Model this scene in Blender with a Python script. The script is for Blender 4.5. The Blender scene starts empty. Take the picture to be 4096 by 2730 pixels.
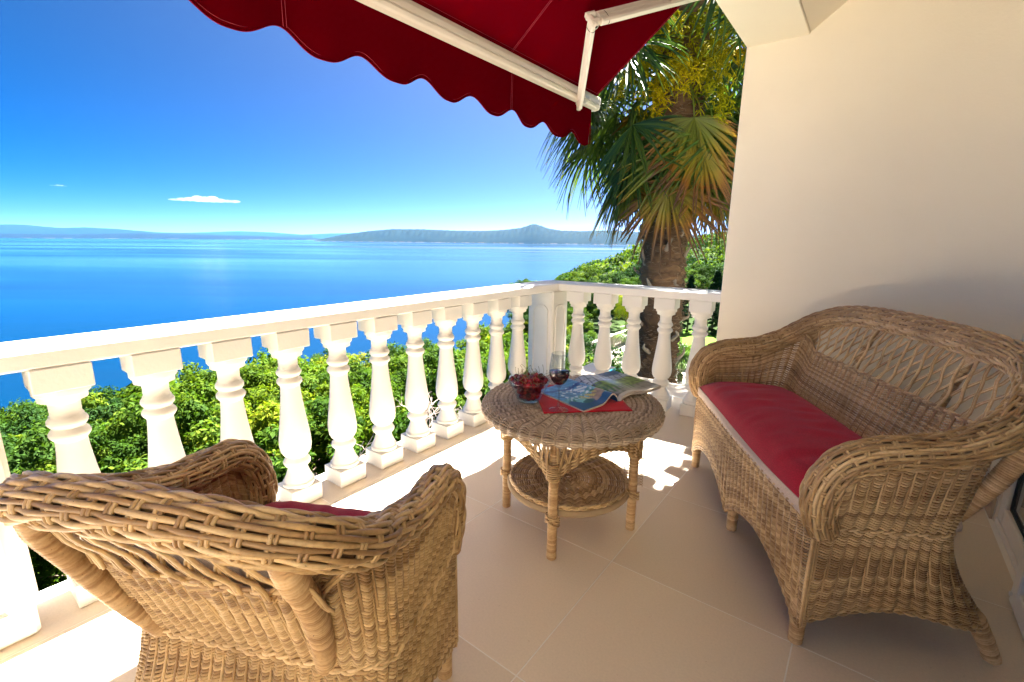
import bpy, math, random
import numpy as np
from mathutils import Vector, Matrix, Quaternion
random.seed(7); rng=np.random.default_rng(7)
S=bpy.context.scene; COL=S.collection
pi=math.pi
# ---------------------------------------------------------------- camera
PH,PIT,ROL,FOC=.6505,.2153,-.0094,1871.4297
cd=bpy.data.cameras.new('camera'); cam=bpy.data.objects.new('camera',cd); COL.objects.link(cam); S.camera=cam
cd.sensor_width=36.; cd.lens=FOC/4096*36.; cd.clip_start=.03; cd.clip_end=200000
_f=Vector((-math.sin(PH)*math.cos(PIT),math.cos(PH)*math.cos(PIT),-math.sin(PIT)))
_r=Vector((math.cos(PH),math.sin(PH),0)); _u=_r.cross(_f)
_r2=_r*math.cos(ROL)-_u*math.sin(ROL); _u2=_r*math.sin(ROL)+_u*math.cos(ROL)
cam.matrix_world=Matrix(((_r2.x,_u2.x,-_f.x,0),(_r2.y,_u2.y,-_f.y,0),(_r2.z,_u2.z,-_f.z,1.2),(0,0,0,1)))
# ---------------------------------------------------------------- sky, sun, exposure
SUND=Vector((-.11,.585,1.)).normalized()
W=bpy.data.worlds.new('World'); S.world=W; W.use_nodes=True
wn=W.node_tree.nodes; wl=W.node_tree.links; bgn=wn['Background']
sky=wn.new('ShaderNodeTexSky'); sky.sky_type='NISHITA'; sky.sun_disc=False
sky.sun_elevation=math.asin(SUND.z); sky.sun_rotation=math.radians(-10.6)
sky.altitude=100; sky.air_density=.088; sky.dust_density=.9; sky.ozone_density=6.0
hs=wn.new('ShaderNodeHueSaturation'); hs.inputs['Saturation'].default_value=1.52; hs.inputs['Hue'].default_value=.4950
wl.new(sky.outputs[0],hs.inputs['Color']); wl.new(hs.outputs[0],bgn.inputs[0]); bgn.inputs[1].default_value=.05
sd=bpy.data.lights.new('sun','SUN'); sun=bpy.data.objects.new('sun',sd); COL.objects.link(sun)
sd.energy=5.0; sd.angle=math.radians(.53); sd.color=(1.,.96,.90)
sun.rotation_euler=SUND.to_track_quat('Z','Y').to_euler(); sun.location=(0,0,20)
S.view_settings.view_transform='Standard'; S.view_settings.look='None'; S.view_settings.gamma=1; S.view_settings.use_curve_mapping=False
S.view_settings.exposure=3.78
S.render.engine='CYCLES'; cy=S.cycles
cy.use_denoising=True; cy.max_bounces=20; cy.diffuse_bounces=8; cy.glossy_bounces=6; cy.transmission_bounces=20; cy.transparent_max_bounces=16; cy.volume_bounces=0
cy.sample_clamp_indirect=6; cy.caustics_reflective=False; cy.caustics_refractive=False
# ---------------------------------------------------------------- helpers
def MAT(name,col=(.5,.5,.5),rough=.6,metal=0,spec=.5,**k):
    m=bpy.data.materials.new(name); m.use_nodes=True; nt=m.node_tree; b=nt.nodes['Principled BSDF']
    b.inputs['Base Color'].default_value=(*col,1); b.inputs['Roughness'].default_value=rough; b.inputs['Metallic'].default_value=metal
    b.inputs['Specular IOR Level'].default_value=spec
    for a,v in k.items(): b.inputs[a.replace('_',' ')].default_value=v
    return m
class NT:
    """short node builder"""
    def __init__(s,m): s.m=m; s.t=m.node_tree; s.b=s.t.nodes.get('Principled BSDF'); s.out=s.t.nodes.get('Material Output')
    def n(s,ty,**k):
        x=s.t.nodes.new('ShaderNode'+ty)
        for a,v in k.items():
            if a.startswith('i_'):
                x.inputs[a[2:].replace('_',' ')].default_value=v
            else: setattr(x,a,v)
        return x
    def l(s,a,b): s.t.links.new(a,b)
    def coord(s,kind='Object',scale=(1,1,1)):
        c=s.n('TexCoord'); m=s.n('Mapping'); m.inputs['Scale'].default_value=scale; s.l(c.outputs[kind],m.inputs[0]); return m.outputs[0]
    def noise(s,vec,scale,detail=4,rough=.55,dist=0):
        x=s.n('TexNoise'); x.inputs['Scale'].default_value=scale; x.inputs['Detail'].default_value=detail; x.inputs['Roughness'].default_value=rough; x.inputs['Distortion'].default_value=dist
        if vec is not None: s.l(vec,x.inputs['Vector'])
        return x.outputs[0]
    def ramp(s,fac,stops,interp='LINEAR'):
        r=s.n('ValToRGB'); r.color_ramp.interpolation=interp; e=r.color_ramp.elements
        while len(e)<len(stops): e.new(.5)
        for i,(p,c) in enumerate(stops): e[i].position=p; e[i].color=(*c,1) if len(c)==3 else c
        s.l(fac,r.inputs[0]); return r.outputs[0]
    def mix(s,f,a,b,mode='MIX'):
        x=s.n('Mix',data_type='RGBA',blend_type=mode)
        for v,k in ((f,0),(a,6),(b,7)):
            if hasattr(v,'is_linked'): s.l(v,x.inputs[k])
            else: x.inputs[k].default_value=v if k==0 else (*v,1)
        return x.outputs[2]
    def attr(s,name): a=s.n('Attribute'); a.attribute_name=name; return a
    def bump(s,h,strength=.3,dist=.01,normal=None):
        b=s.n('Bump'); b.inputs['Strength'].default_value=strength; b.inputs['Distance'].default_value=dist; s.l(h,b.inputs['Height'])
        if normal is not None: s.l(normal,b.inputs['Normal'])
        return b.outputs[0]
    def base(s,c): s.l(c,s.b.inputs['Base Color'])
    def nrm(s,c): s.l(c,s.b.inputs['Normal'])
def mesh(name,v,f,smooth=False,attrs=None,uv=None,mats=None):
    """v (n,3); f: (m,k) array or list of lists"""
    me=bpy.data.meshes.new(name); v=np.asarray(v,np.float32)
    if isinstance(f,np.ndarray):
        n,k=f.shape; me.vertices.add(len(v)); me.vertices.foreach_set('co',v.ravel())
        me.loops.add(n*k); me.loops.foreach_set('vertex_index',f.astype(np.int32).ravel())
        me.polygons.add(n); me.polygons.foreach_set('loop_start',np.arange(0,n*k,k,dtype=np.int32))
        try: me.polygons.foreach_set('loop_total',np.full(n,k,np.int32))
        except Exception: pass
        me.update(calc_edges=True)
    else:
        me.from_pydata([tuple(map(float,p)) for p in v],[],[tuple(int(i) for i in q) for q in f]); me.update()
    if smooth: me.polygons.foreach_set('use_smooth',np.ones(len(me.polygons),bool))
    for a,d in (attrs or {}).items():
        d=np.asarray(d,np.float32)
        if d.ndim==1:
            at=me.attributes.new(a,'FLOAT','POINT'); at.data.foreach_set('value',d)
        else:
            at=me.attributes.new(a,'FLOAT_COLOR','POINT'); at.data.foreach_set('color',np.c_[d,np.ones(len(d))].astype(np.float32).ravel())
    return me
def obj(name,me,mat=None,parent=None,label=None,cat=None,kind=None,group=None,loc=None,world=False):
    o=bpy.data.objects.new(name,me); COL.objects.link(o)
    if mat is not None and me is not None and not me.materials: me.materials.append(mat)
    if parent is not None:
        o.parent=parent
        if world:   # vertices were given in world space
            o.matrix_local=parent.matrix_basis.inverted() if parent.parent is None else (parent.parent.matrix_basis@parent.matrix_basis).inverted()
    if loc is not None: o.location=loc
    if label: o['label']=label
    if cat: o['category']=cat
    if kind: o['kind']=kind
    if group: o['group']=group
    return o
def thing(name,label,cat,loc=(0,0,0),rz=0,group=None,kind=None):
    e=bpy.data.objects.new(name,None); COL.objects.link(e); e.empty_display_size=.1
    e.location=loc; e.rotation_euler=(0,0,rz); e['label']=label; e['category']=cat
    if group: e['group']=group
    if kind: e['kind']=kind
    e.matrix_basis=Matrix.Translation(loc)@Matrix.Rotation(rz,4,'Z')
    return e
class MB:
    def __init__(s): s.v=[];s.f=[];s.n=0;s.a=[]
    def add(s,v,f,a=0.):
        v=np.asarray(v,float).reshape(-1,3)
        s.v.append(v); s.f+= [[i+s.n for i in q] for q in f]; s.n+=len(v); s.a.append(np.full(len(v),a) if np.isscalar(a) else np.asarray(a,float))
    def box(s,a,b,bev=0,a_=0.):
        x0,y0,z0=a;x1,y1,z1=b
        if bev<=0:
            v=[(x0,y0,z0),(x1,y0,z0),(x1,y1,z0),(x0,y1,z0),(x0,y0,z1),(x1,y0,z1),(x1,y1,z1),(x0,y1,z1)]
            s.add(v,[(3,2,1,0),(4,5,6,7),(0,1,5,4),(1,2,6,5),(2,3,7,6),(3,0,4,7)],a_)
        else:
            v=[]
            for k in range(8):
                sx,sy,sz=[(k>>i)&1 for i in range(3)]
                X,Y,Z=(x1 if sx else x0),(y1 if sy else y0),(z1 if sz else z0)
                dx,dy,dz=(-bev if sx else bev),(-bev if sy else bev),(-bev if sz else bev)
                v+=[(X,Y+dy,Z+dz),(X+dx,Y,Z+dz),(X+dx,Y+dy,Z)]
            f=[]
            def q(ids): f.append(ids)
            idx=lambda k,c:3*k+c
            q([idx(0,0),idx(4,0),idx(6,0),idx(2,0)]); q([idx(1,0),idx(3,0),idx(7,0),idx(5,0)])
            q([idx(0,1),idx(1,1),idx(5,1),idx(4,1)]); q([idx(2,1),idx(6,1),idx(7,1),idx(3,1)])
            q([idx(0,2),idx(2,2),idx(3,2),idx(1,2)]); q([idx(4,2),idx(5,2),idx(7,2),idx(6,2)])
            for a0,a1,c0,c1 in [(0,1,1,2),(2,3,1,2),(4,5,1,2),(6,7,1,2),(0,2,0,2),(1,3,0,2),(4,6,0,2),(5,7,0,2),(0,4,0,1),(1,5,0,1),(2,6,0,1),(3,7,0,1)]:
                q([idx(a0,c0),idx(a1,c0),idx(a1,c1),idx(a0,c1)])
            for k in range(8): q([idx(k,0),idx(k,1),idx(k,2)])
            s.add(v,f,a_)
    def lathe(s,prof,n=24,c=(0,0,0),cap=True,a_=0.):
        prof=np.asarray(prof,float); m=len(prof); t=np.arange(n)/n*2*pi
        v=np.stack([prof[:,0,None]*np.cos(t)+c[0],prof[:,0,None]*np.sin(t)+c[1],np.repeat(prof[:,1,None],n,1)+c[2]],-1).reshape(-1,3)
        f=[(i*n+j,i*n+(j+1)%n,(i+1)*n+(j+1)%n,(i+1)*n+j) for i in range(m-1) for j in range(n)]
        if cap: f+=[tuple(range(n-1,-1,-1)),tuple((m-1)*n+j for j in range(n))]
        s.add(v,f,a_)
    def tube(s,P,r,k=8,ref=(0,0,1),cap=True,a_=0.):
        v,f=tube(P,r,k,ref,cap); s.add(v,f,a_)
    def mesh(s,name,smooth=False,rnd=False):
        me=mesh(name,np.concatenate(s.v),s.f,smooth,{'rnd':np.concatenate(s.a)} if rnd else None)
        return me
def tube(P,r,k=8,ref=(0,0,1),cap=True):
    P=np.asarray(P,float); n=len(P); r=np.broadcast_to(np.asarray(r,float),(n,))
    T=np.gradient(P,axis=0); T/=np.linalg.norm(T,axis=1)[:,None]+1e-12
    R=np.asarray(ref,float)
    if R.ndim==1:
        N=np.empty_like(P); cur=R-(R@T[0])*T[0]
        if np.linalg.norm(cur)<.05: cur=np.array([1.,0,0])-T[0][0]*T[0]
        for i in range(n):
            cur=cur-(cur@T[i])*T[i]; cur/=np.linalg.norm(cur)+1e-12; N[i]=cur
    else:
        N=R-(R*T).sum(1)[:,None]*T; N/=np.linalg.norm(N,axis=1)[:,None]+1e-12
    B=np.cross(T,N); t=np.arange(k)/k*2*pi
    V=P[:,None]+r[:,None,None]*(np.cos(t)[None,:,None]*N[:,None]+np.sin(t)[None,:,None]*B[:,None])
    i=np.arange(n-1)[:,None]*k; j=np.arange(k)[None]; j2=(j+1)%k
    F=np.stack([i+j,i+j2,i+k+j2,i+k+j],-1).reshape(-1,4).tolist()
    if cap: F+=[list(range(k-1,-1,-1)),[(n-1)*k+q for q in range(k)]]
    return V.reshape(-1,3),F
def tubes(items,k=5):
    """items: list of (P(n,3), r, N(n,3)or vec, rnd) -> verts, quad faces, rnd (no caps)"""
    vs=[];fs=[];rs=[];n0=0; t=np.arange(k)/k*2*pi+.3; ct,st=np.cos(t),np.sin(t)
    for P,r,R,q in items:
        n=len(P); T=np.gradient(P,axis=0); T/=np.linalg.norm(T,axis=1)[:,None]+1e-12
        R=np.broadcast_to(R,(n,3)); N=R-(R*T).sum(1)[:,None]*T; N/=np.linalg.norm(N,axis=1)[:,None]+1e-12
        B=np.cross(T,N); r=np.broadcast_to(np.asarray(r,float),(n,))
        V=P[:,None]+r[:,None,None]*(ct[None,:,None]*N[:,None]+st[None,:,None]*B[:,None])
        i=np.arange(n-1)[:,None]*k; j=np.arange(k)[None]; j2=(j+1)%k
        fs.append(np.stack([i+j,i+j2,i+k+j2,i+k+j],-1).reshape(-1,4)+n0)
        vs.append(V.reshape(-1,3)); rs.append(np.full(n*k,q)); n0+=n*k
    return np.concatenate(vs),np.concatenate(fs),np.concatenate(rs)
def tmesh(name,items,k=5):
    v,f,r=tubes(items,k); return mesh(name,v,f,True,{'rnd':r})
def crom(P,n):
    P=np.asarray(P,float); P=np.vstack([2*P[0]-P[1],P,2*P[-1]-P[-2]]); m=len(P)-3
    t=np.linspace(0,m-1e-6,n); i=t.astype(int); u=(t-i)[:,None]
    a,b,c,d=P[i],P[i+1],P[i+2],P[i+3]
    return .5*(2*b+(c-a)*u+(2*a-5*b+4*c-d)*u*u+(3*b-a-3*c+d)*u**3)
def arclen(P,n):
    d=np.r_[0,np.cumsum(np.linalg.norm(np.diff(P,axis=0),axis=1))]; t=np.linspace(0,d[-1],n)
    return np.stack([np.interp(t,d,P[:,k]) for k in range(3)],1)
# ---------------------------------------------------------------- materials
def plaster(name,col,bs=120,strength=.25,var=.06,rough=.85):
    m=MAT(name,col,rough,spec=.2); n=NT(m); c=n.coord()
    a=n.noise(c,1.7,4); hi=tuple(x*(1+var) for x in col); lo=tuple(x*(1-var) for x in col)
    n.base(n.ramp(a,[(.3,lo),(.7,hi)])); n.nrm(n.bump(n.noise(c,7,5,.6),.12,.01,n.bump(n.noise(c,bs,3,.6),strength,.003))); return m
m_wall=plaster('cream_plaster',(.82,.755,.62),90,.35,.03)
m_rail=plaster('white_masonry_paint',(.73,.715,.675),70,.28,.04,.7)
m_ceil=plaster('ceiling_plaster',(.82,.77,.64),90,.25,.02)
m_skirt=plaster('skirting_tile',(.55,.43,.30),40,.05,.03,.5)
m_tile=MAT('floor_tile',(.60,.46,.31),.42,spec=.35); n=NT(m_tile); c=n.coord()
oi=n.n('ObjectInfo'); rnd=n.ramp(oi.outputs['Random'],[(0,(.70,.59,.455)),(1,(.78,.665,.52))])
fine=n.ramp(n.noise(c,140,3,.7),[(.30,(.94,.94,.94)),(.62,(1.02,1.02,1.02))])
spk=n.ramp(n.noise(c,38,2,.5),[(.22,(.72,.66,.6)),(.27,(1,1,1))])
n.base(n.mix(1,n.mix(1,rnd,fine,'MULTIPLY'),spk,'MULTIPLY')); wv=n.coord('Object',(220,9,9)); n.nrm(n.bump(n.noise(wv,1.,3,.6),.10,.0012))
m_grout=MAT('grout',(.86,.82,.74),.9)
def wicker(name,c0,c1,c2,dark=(.10,.06,.035),seed=0):
    m=MAT(name,c1,.40,spec=.45); n=NT(m); c=n.coord(); a=n.attr('rnd')
    col=n.ramp(a.outputs['Fac'],[(0,c0),(.5,c1),(1,c2)])
    p=n.ramp(n.noise(c,5.5,5,.65),[(.34,(.72,.68,.64)),(.56,(1.05,1.05,1.05))])
    col=n.mix(1,col,p,'MULTIPLY')
    f=n.ramp(n.noise(c,95,3,.6),[(.30,(.84,.78,.72)),(.52,(1.03,1.03,1.03))]); col=n.mix(1,col,f,'MULTIPLY')
    k=n.ramp(n.noise(c,240,2,.5),[(.24,(1,1,1)),(.27,(0,0,0))]); col=n.mix(k,col,dark)
    n.base(col); n.nrm(n.bump(n.noise(c,300,2),.25,.0008)); return m
m_wick=wicker('rattan',(.24,.13,.055),(.50,.335,.155),(.74,.55,.30))
m_wickg=wicker('greyed_rattan',(.22,.165,.12),(.46,.36,.26),(.72,.60,.46),(.12,.085,.07))
m_cane=wicker('wrapped_cane',(.42,.25,.11),(.56,.365,.18),(.68,.48,.26))
m_core=MAT('rattan_core',(.16,.09,.04),.8)
m_wood=plaster('weathered_pole',(.42,.31,.19),60,.4,.2,.7)
def cloth(name,col,ws=900,var=.25,bs=.35,tr=0):
    m=MAT(name,col,.92,spec=.15); n=NT(m); c=n.coord()
    a=n.noise(c,ws*.5,2,.7); lo=tuple(x*(1-var) for x in col); hi=tuple(min(1,x*(1+var)) for x in col)
    n.base(n.ramp(a,[(.3,lo),(.7,hi)])); n.nrm(n.bump(a,bs,.001)); 
    m.node_tree.nodes['Principled BSDF'].inputs['Sheen Weight'].default_value=.15
    return m
m_red=cloth('red_cushion_fabric',(.36,.008,.03),800,.45)
m_cream=cloth('cream_cushion_backing',(.58,.47,.38),700,.2)
m_nap=cloth('red_napkin',(.50,.004,.018),1200,.15)
m_awn=MAT('awning_canvas',(.13,.0005,.005),.95,spec=.0); n=NT(m_awn)
tr=n.n('BsdfTranslucent'); tr.inputs[0].default_value=(.16,.0005,.005,1); mx=n.n('MixShader'); mx.inputs[0].default_value=.25
n.l(n.b.outputs[0],mx.inputs[1]); n.l(tr.outputs[0],mx.inputs[2]); n.l(mx.outputs[0],n.out.inputs[0])
n.nrm(n.bump(n.noise(n.coord(),700,2),.15,.0008))
m_seam=MAT('awning_thread',(.30,.02,.04),.8)
m_alu=MAT('ivory_coated_aluminium',(.66,.61,.54),.35,spec=.5)
m_joint=MAT('dark_rubber',(.03,.028,.025),.6)
m_pvc=MAT('white_pvc',(.74,.71,.66),.3,spec=.5)
m_glass=MAT('clear_glass',(1,1,1),.0); n=NT(m_glass)
tr=n.n('BsdfTransparent'); tr.inputs[0].default_value=(.86,.89,.90,1); gl_=n.n('BsdfGlossy'); gl_.inputs['Roughness'].default_value=.02; fr_=n.n('Fresnel'); fr_.inputs[0].default_value=1.85
mx=n.n('MixShader'); g_=n.n('NewGeometry'); bf=n.n('Math',operation='MULTIPLY_ADD'); n.l(g_.outputs['Backfacing'],bf.inputs[0]); bf.inputs[1].default_value=-1; bf.inputs[2].default_value=1; fm_=n.n('Math',operation='MULTIPLY'); n.l(fr_.outputs[0],fm_.inputs[0]); n.l(bf.outputs[0],fm_.inputs[1]); n.l(fm_.outputs[0],mx.inputs[0]); n.l(tr.outputs[0],mx.inputs[1]); n.l(gl_.outputs[0],mx.inputs[2]); n.l(mx.outputs[0],n.out.inputs[0])
m_tglass=MAT('thin_glass',(.95,1,1),.0,Transmission_Weight=1.,IOR=1.1)
m_wine=MAT('red_wine',(.035,.0015,.006),.03,spec=.6)
m_pane=MAT('window_glass',(.16,.17,.16),.03,spec=.7)
m_cherry=MAT('cherry_skin',(.22,.004,.008),.12,spec=.7); n=NT(m_cherry)
oi=n.n('ObjectInfo'); n.base(n.ramp(oi.outputs['Random'],[(0,(.06,.001,.003)),(.55,(.19,.003,.007)),(1,(.38,.010,.012))]))
m_stem=MAT('cherry_stem',(.16,.13,.03),.6)
m_dark=MAT('dark_interior',(.05,.045,.04),.8)
def leafm(name,cols,trans=.35,rough=.45,yel=None):
    m=MAT(name,cols[1],.75,spec=.06); n=NT(m); a=n.attr('rnd'); oi=n.n('ObjectInfo')
    c1=n.ramp(a.outputs['Fac'],[(0,cols[0]),(.5,cols[1]),(1,cols[2])])
    c2=n.ramp(oi.outputs['Random'],[(0,(.72,.86,.75)),(.5,(1,1,1)),(1,(1.35,1.15,.7))])
    col=n.mix(1,c1,c2,'MULTIPLY'); n.base(col)
    t=n.n('BsdfTranslucent'); n.l(n.mix(1,col,(1.3,1.35,.6),'MULTIPLY'),t.inputs[0]); x=n.n('MixShader'); x.inputs[0].default_value=trans
    n.l(n.b.outputs[0],x.inputs[1]); n.l(t.outputs[0],x.inputs[2]); n.l(x.outputs[0],n.out.inputs[0]); return m
m_leaf=leafm('broad_leaves',[(.014,.038,.004),(.040,.084,.009),(.095,.14,.013)])
m_leafd=leafm('dark_leaves',[(.008,.024,.005),(.020,.054,.010),(.046,.088,.015)],.25)
m_leafy=leafm('yellow_green_leaves',[(.034,.068,.005),(.085,.135,.009),(.18,.19,.013)])
m_conif=leafm('conifer_needles',[(.006,.02,.008),(.012,.033,.014),(.022,.05,.018)],.15,.6)
m_bark=plaster('bark',(.16,.115,.08),30,.8,.3,.9)
m_pbark=plaster('palm_fibre',(.15,.085,.045),55,.9,.5,.95)
m_hair=MAT('palm_hair',(.17,.095,.05),.8); n=NT(m_hair); n.base(n.ramp(n.attr('rnd').outputs['Fac'],[(0,(.05,.028,.015)),(.6,(.20,.12,.065)),(1,(.38,.26,.16))]))
m_stub=plaster('leaf_base_wood',(.30,.235,.18),40,.5,.35,.85)
m_frond=MAT('fan_palm_blade',(.05,.1,.02),.42,spec=.4); n=NT(m_frond); tip=n.attr('tip').outputs['Fac']; rn=n.attr('rnd').outputs['Fac']; oi=n.n('ObjectInfo')
grn=n.ramp(rn,[(0,(.022,.060,.014)),(.6,(.055,.115,.018)),(1,(.11,.17,.02))])
ad=n.n('Math',operation='MULTIPLY_ADD'); n.l(oi.outputs['Random'],ad.inputs[0]); ad.inputs[1].default_value=.55; n.l(tip,ad.inputs[2])
a2=n.n('Math',operation='MULTIPLY_ADD'); n.l(rn,a2.inputs[0]); a2.inputs[1].default_value=.35; n.l(ad.outputs[0],a2.inputs[2])
col=n.mix(n.ramp(a2.outputs[0],[(.0,(0,0,0)),(1.,(1,1,1))]),grn,(.42,.24,.02))
y=n.ramp(a2.outputs[0],[(.96,(0,0,0)),(1.,(1,1,1))])
# ageing of the blade, stored on the mesh: 0 green .. 1 dead
ag=n.attr('age').outputs['Fac']
col=n.mix(n.ramp(ag,[(0,(0,0,0)),(1,(1,1,1))]),grn,n.ramp(ag,[(.25,(.17,.19,.014)),(.55,(.42,.24,.012)),(.8,(.28,.10,.015)),(1,(.12,.06,.03))]))
n.base(col); t=n.n('BsdfTranslucent'); n.l(n.mix(1,col,(1.3,1.3,.7),'MULTIPLY'),t.inputs[0]); x=n.n('MixShader'); x.inputs[0].default_value=.3
n.l(n.b.outputs[0],x.inputs[1]); n.l(t.outputs[0],x.inputs[2]); n.l(x.outputs[0],n.out.inputs[0])
m_flower=leafm('palm_flowers',[(.22,.21,.008),(.38,.34,.010),(.52,.44,.012)],.25,.6)
m_grass=MAT('lawn',(.10,.22,.02),.9,spec=.1); n=NT(m_grass); n.base(n.ramp(n.noise(n.coord(),1.2,6,.7),[(.3,(.045,.12,.008)),(.7,(.085,.17,.010))]))
m_soil=MAT('hillside_scrub',(.03,.055,.015),.95,spec=.05); n=NT(m_soil); n.base(n.ramp(n.noise(n.coord(),.25,6,.7),[(.3,(.010,.02,.006)),(.7,(.026,.045,.010))]))
m_stone=plaster('pale_stone',(.30,.28,.24),20,.3,.1)
m_deck=plaster('pale_paving',(.30,.27,.225),8,.1,.05)
m_pool=MAT('pool_water',(.01,.20,.32),.05,spec=.6); n=NT(m_pool); cc=n.coord(); n.base(n.ramp(n.noise(cc,2.2,3,.6,1.5),[(.35,(.005,.14,.26)),(.6,(.02,.24,.34))])); n.nrm(n.bump(n.noise(cc,3,2),.4,.05))
m_sea=MAT('sea_water',(.0,.028,.085),.16,spec=.5,IOR=1.33); n=NT(m_sea)
# sea: wind streaks in base/roughness, ripple bump
c=n.coord('Object',(1,1,1))
geo=n.n('NewGeometry')
mp=n.n('Mapping',vector_type='TEXTURE'); mp.inputs['Rotation'].default_value=(0,0,.65); mp.inputs['Scale'].default_value=(5200,950,1000); n.l(geo.outputs['Position'],mp.inputs[0])
st=n.noise(mp.outputs[0],1.,4,.55,.6)
mp3=n.n('Mapping',vector_type='TEXTURE'); mp3.inputs['Rotation'].default_value=(0,0,.65); mp3.inputs['Scale'].default_value=(260,55,100); n.l(geo.outputs['Position'],mp3.inputs[0])
cat_=n.ramp(n.noise(mp3.outputs[0],1.,3,.5),[(.70,(0,)*3),(.76,(1,)*3)])
n.base(n.mix(cat_,n.ramp(st,[(.35,(.0,.012,.035)),(.65,(.0,.018,.048))]),(.0,.006,.02)))
n.l(n.ramp(st,[(.36,(.30,)*3),(.50,(.16,)*3),(.62,(.07,)*3)]),n.b.inputs['Roughness'])
mp2=n.n('Mapping'); mp2.inputs['Scale'].default_value=(.09,.16,.1); mp2.inputs['Rotation'].default_value=(0,0,-.5); n.l(geo.outputs['Position'],mp2.inputs[0])
n.nrm(n.bump(n.noise(mp2.outputs[0],1.,4,.6),.22,1.2))
def haze_mat(name,col,density,aniso=0):
    m=bpy.data.materials.new(name); m.use_nodes=True; t=m.node_tree; t.nodes.remove(t.nodes['Principled BSDF'])
    v=t.nodes.new('ShaderNodeVolumePrincipled'); v.inputs['Color'].default_value=(*col,1); v.inputs['Density'].default_value=density; v.inputs['Anisotropy'].default_value=aniso
    t.links.new(v.outputs[0],t.nodes['Material Output'].inputs['Volume']); return m
# ================================================================ SETTING: water, far land
SEA=-100.
def ring_disc(R,n=96,z=0.):
    t=np.arange(n)/n*2*pi; v=[(0,0,z)]; rr=[200,1000,5000,20000,R]
    for r in rr: v+=[(r*math.cos(a),r*math.sin(a),z) for a in t]
    f=[(0,1+i,1+(i+1)%n) for i in range(n)]
    for k in range(len(rr)-1): f+=[(1+k*n+i,1+(k+1)*n+i,1+(k+1)*n+(i+1)%n,1+k*n+(i+1)%n) for i in range(n)]
    return v,f
v,f=ring_disc(45000); obj('sea',mesh('sea',v,f),m_sea,kind='structure',loc=(0,0,SEA))
def dirv(az): a=math.radians(az); return np.array([-math.sin(a),math.cos(a)])
def fbm(x,seed,o=5,base=1.):
    r=np.random.default_rng(seed); y=np.zeros_like(np.asarray(x,float)); a=1.
    for k in range(o):
        ph=r.uniform(0,2*pi,3); fr=base*2**k
        y+=a*(np.sin(x*fr+ph[0])+.6*np.sin(x*fr*1.37+ph[1])+.4*np.sin(x*fr*.61+ph[2]))/2; a*=.5
    return y
def range_mesh(name,prof,shore,depth,seed,mat,n=260,m=14,rough=.12,kind='structure',z0=SEA):
    """a strip of land: prof=[(az, crest elevation deg)], shore distance fn(az), crest at shore+depth"""
    prof=sorted(prof); az=np.linspace(prof[0][0],prof[-1][0],n); el=np.interp(az,[p[0] for p in prof],[p[1] for p in prof])
    V=[];nz=fbm(az*3,seed,5,1.7)
    r2=np.random.default_rng(seed)
    ph=r2.uniform(0,6,8)
    for j in range(m+4):
        t=j/m
        for i,a in enumerate(az):
            sh=shore(a); r=sh+depth*t; zc=1.2+(sh+depth)*math.tan(math.radians(el[i]))
            h=max(0,zc-z0); s=math.sin(min(t,1)*pi/2)**.8 if t<=1 else max(0,1-(t-1)*3)
            g=1+rough*(math.sin(a*9+ph[0]+t*5)+.6*math.sin(a*23+ph[1]-t*9)+.5*math.sin(a*51+ph[2]+t*17)+.3*math.sin(a*97+ph[3]+t*31))*math.sin(min(t,1)*pi)
            z=z0-6+(h+6)*s*g+(nz[i]*h*.015 if j==m else 0)
            d=dirv(a)*r; V.append((d[0],d[1],z))
    V=np.array(V); i=np.arange(n-1)[None]; j=np.arange(m+3)[:,None]
    F=np.stack([j*n+i,j*n+i+1,(j+1)*n+i+1,(j+1)*n+i],-1).reshape(-1,4)
    return obj(name,mesh(name,V,F,True),mat,kind=kind)
def landm(name,lo,hi,shore=(.42,.36,.28),sz=SEA+9,scale=.004):
    m=MAT(name,lo,.95,spec=.05); n=NT(m); g=n.n('NewGeometry'); x=n.n('Mapping'); x.inputs['Scale'].default_value=(scale,)*3; n.l(g.outputs['Position'],x.inputs[0])
    c=n.ramp(n.noise(x.outputs[0],1.,6,.65),[(.35,lo),(.65,hi)])
    sp=n.n('SeparateXYZ'); n.l(g.outputs['Position'],sp.inputs[0])
    mr=n.n('MapRange'); mr.inputs['From Min'].default_value=sz+10; mr.inputs['From Max'].default_value=sz-4; n.l(sp.outputs[2],mr.inputs[0])
    k=n.n('Math',operation='MULTIPLY'); n.l(mr.outputs[0],k.inputs[0]); n.l(n.ramp(n.noise(x.outputs[0],3.,4,.6),[(.5,(0,)*3),(.56,(1,)*3)]),k.inputs[1])
    n.base(n.mix(k.outputs[0],c,shore)); return m
m_isl=landm('island_forest',(.0016,.005,.003),(.005,.010,.005),(.06,.05,.04))
m_far=landm('far_land',(.0015,.003,.004),(.004,.006,.007),(.03,.028,.026),scale=.0015)
range_mesh('island',[(60,-.47),(59,-.2),(57,.25),(54,.7),(51.4,.95),(48,.98),(44,.86),(41,.86),(38.5,1.0),(36.4,1.25),(35.6,1.5),(34.9,1.72),(34.2,1.6),(33.2,1.25),(31.5,.98),(29,.95),(26,1.05),(22,.85),(14,.5),(0,.2)],lambda a:11800-(60-a)*55 if a>29 else 10100,1500,3,m_isl,420,22,.05)
range_mesh('far_coast',[(140,.3),(100,.1),(84,.02),(79,.06),(75,.18),(72,.10),(68,.03),(64,-.05),(61,-.12),(58,-.22),(52,-.25)],lambda a:17500,1500,5,m_far,200,8,.05)
range_mesh('mountain_range',[(140,.9),(95,.8),(85,.72),(83,.78),(80.5,.55),(79,.64),(77,.56),(74,.3),(71,.22),(68,.12),(64,.05),(60,.15)],lambda a:26000,3000,8,m_far,240,6,.03)
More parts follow.
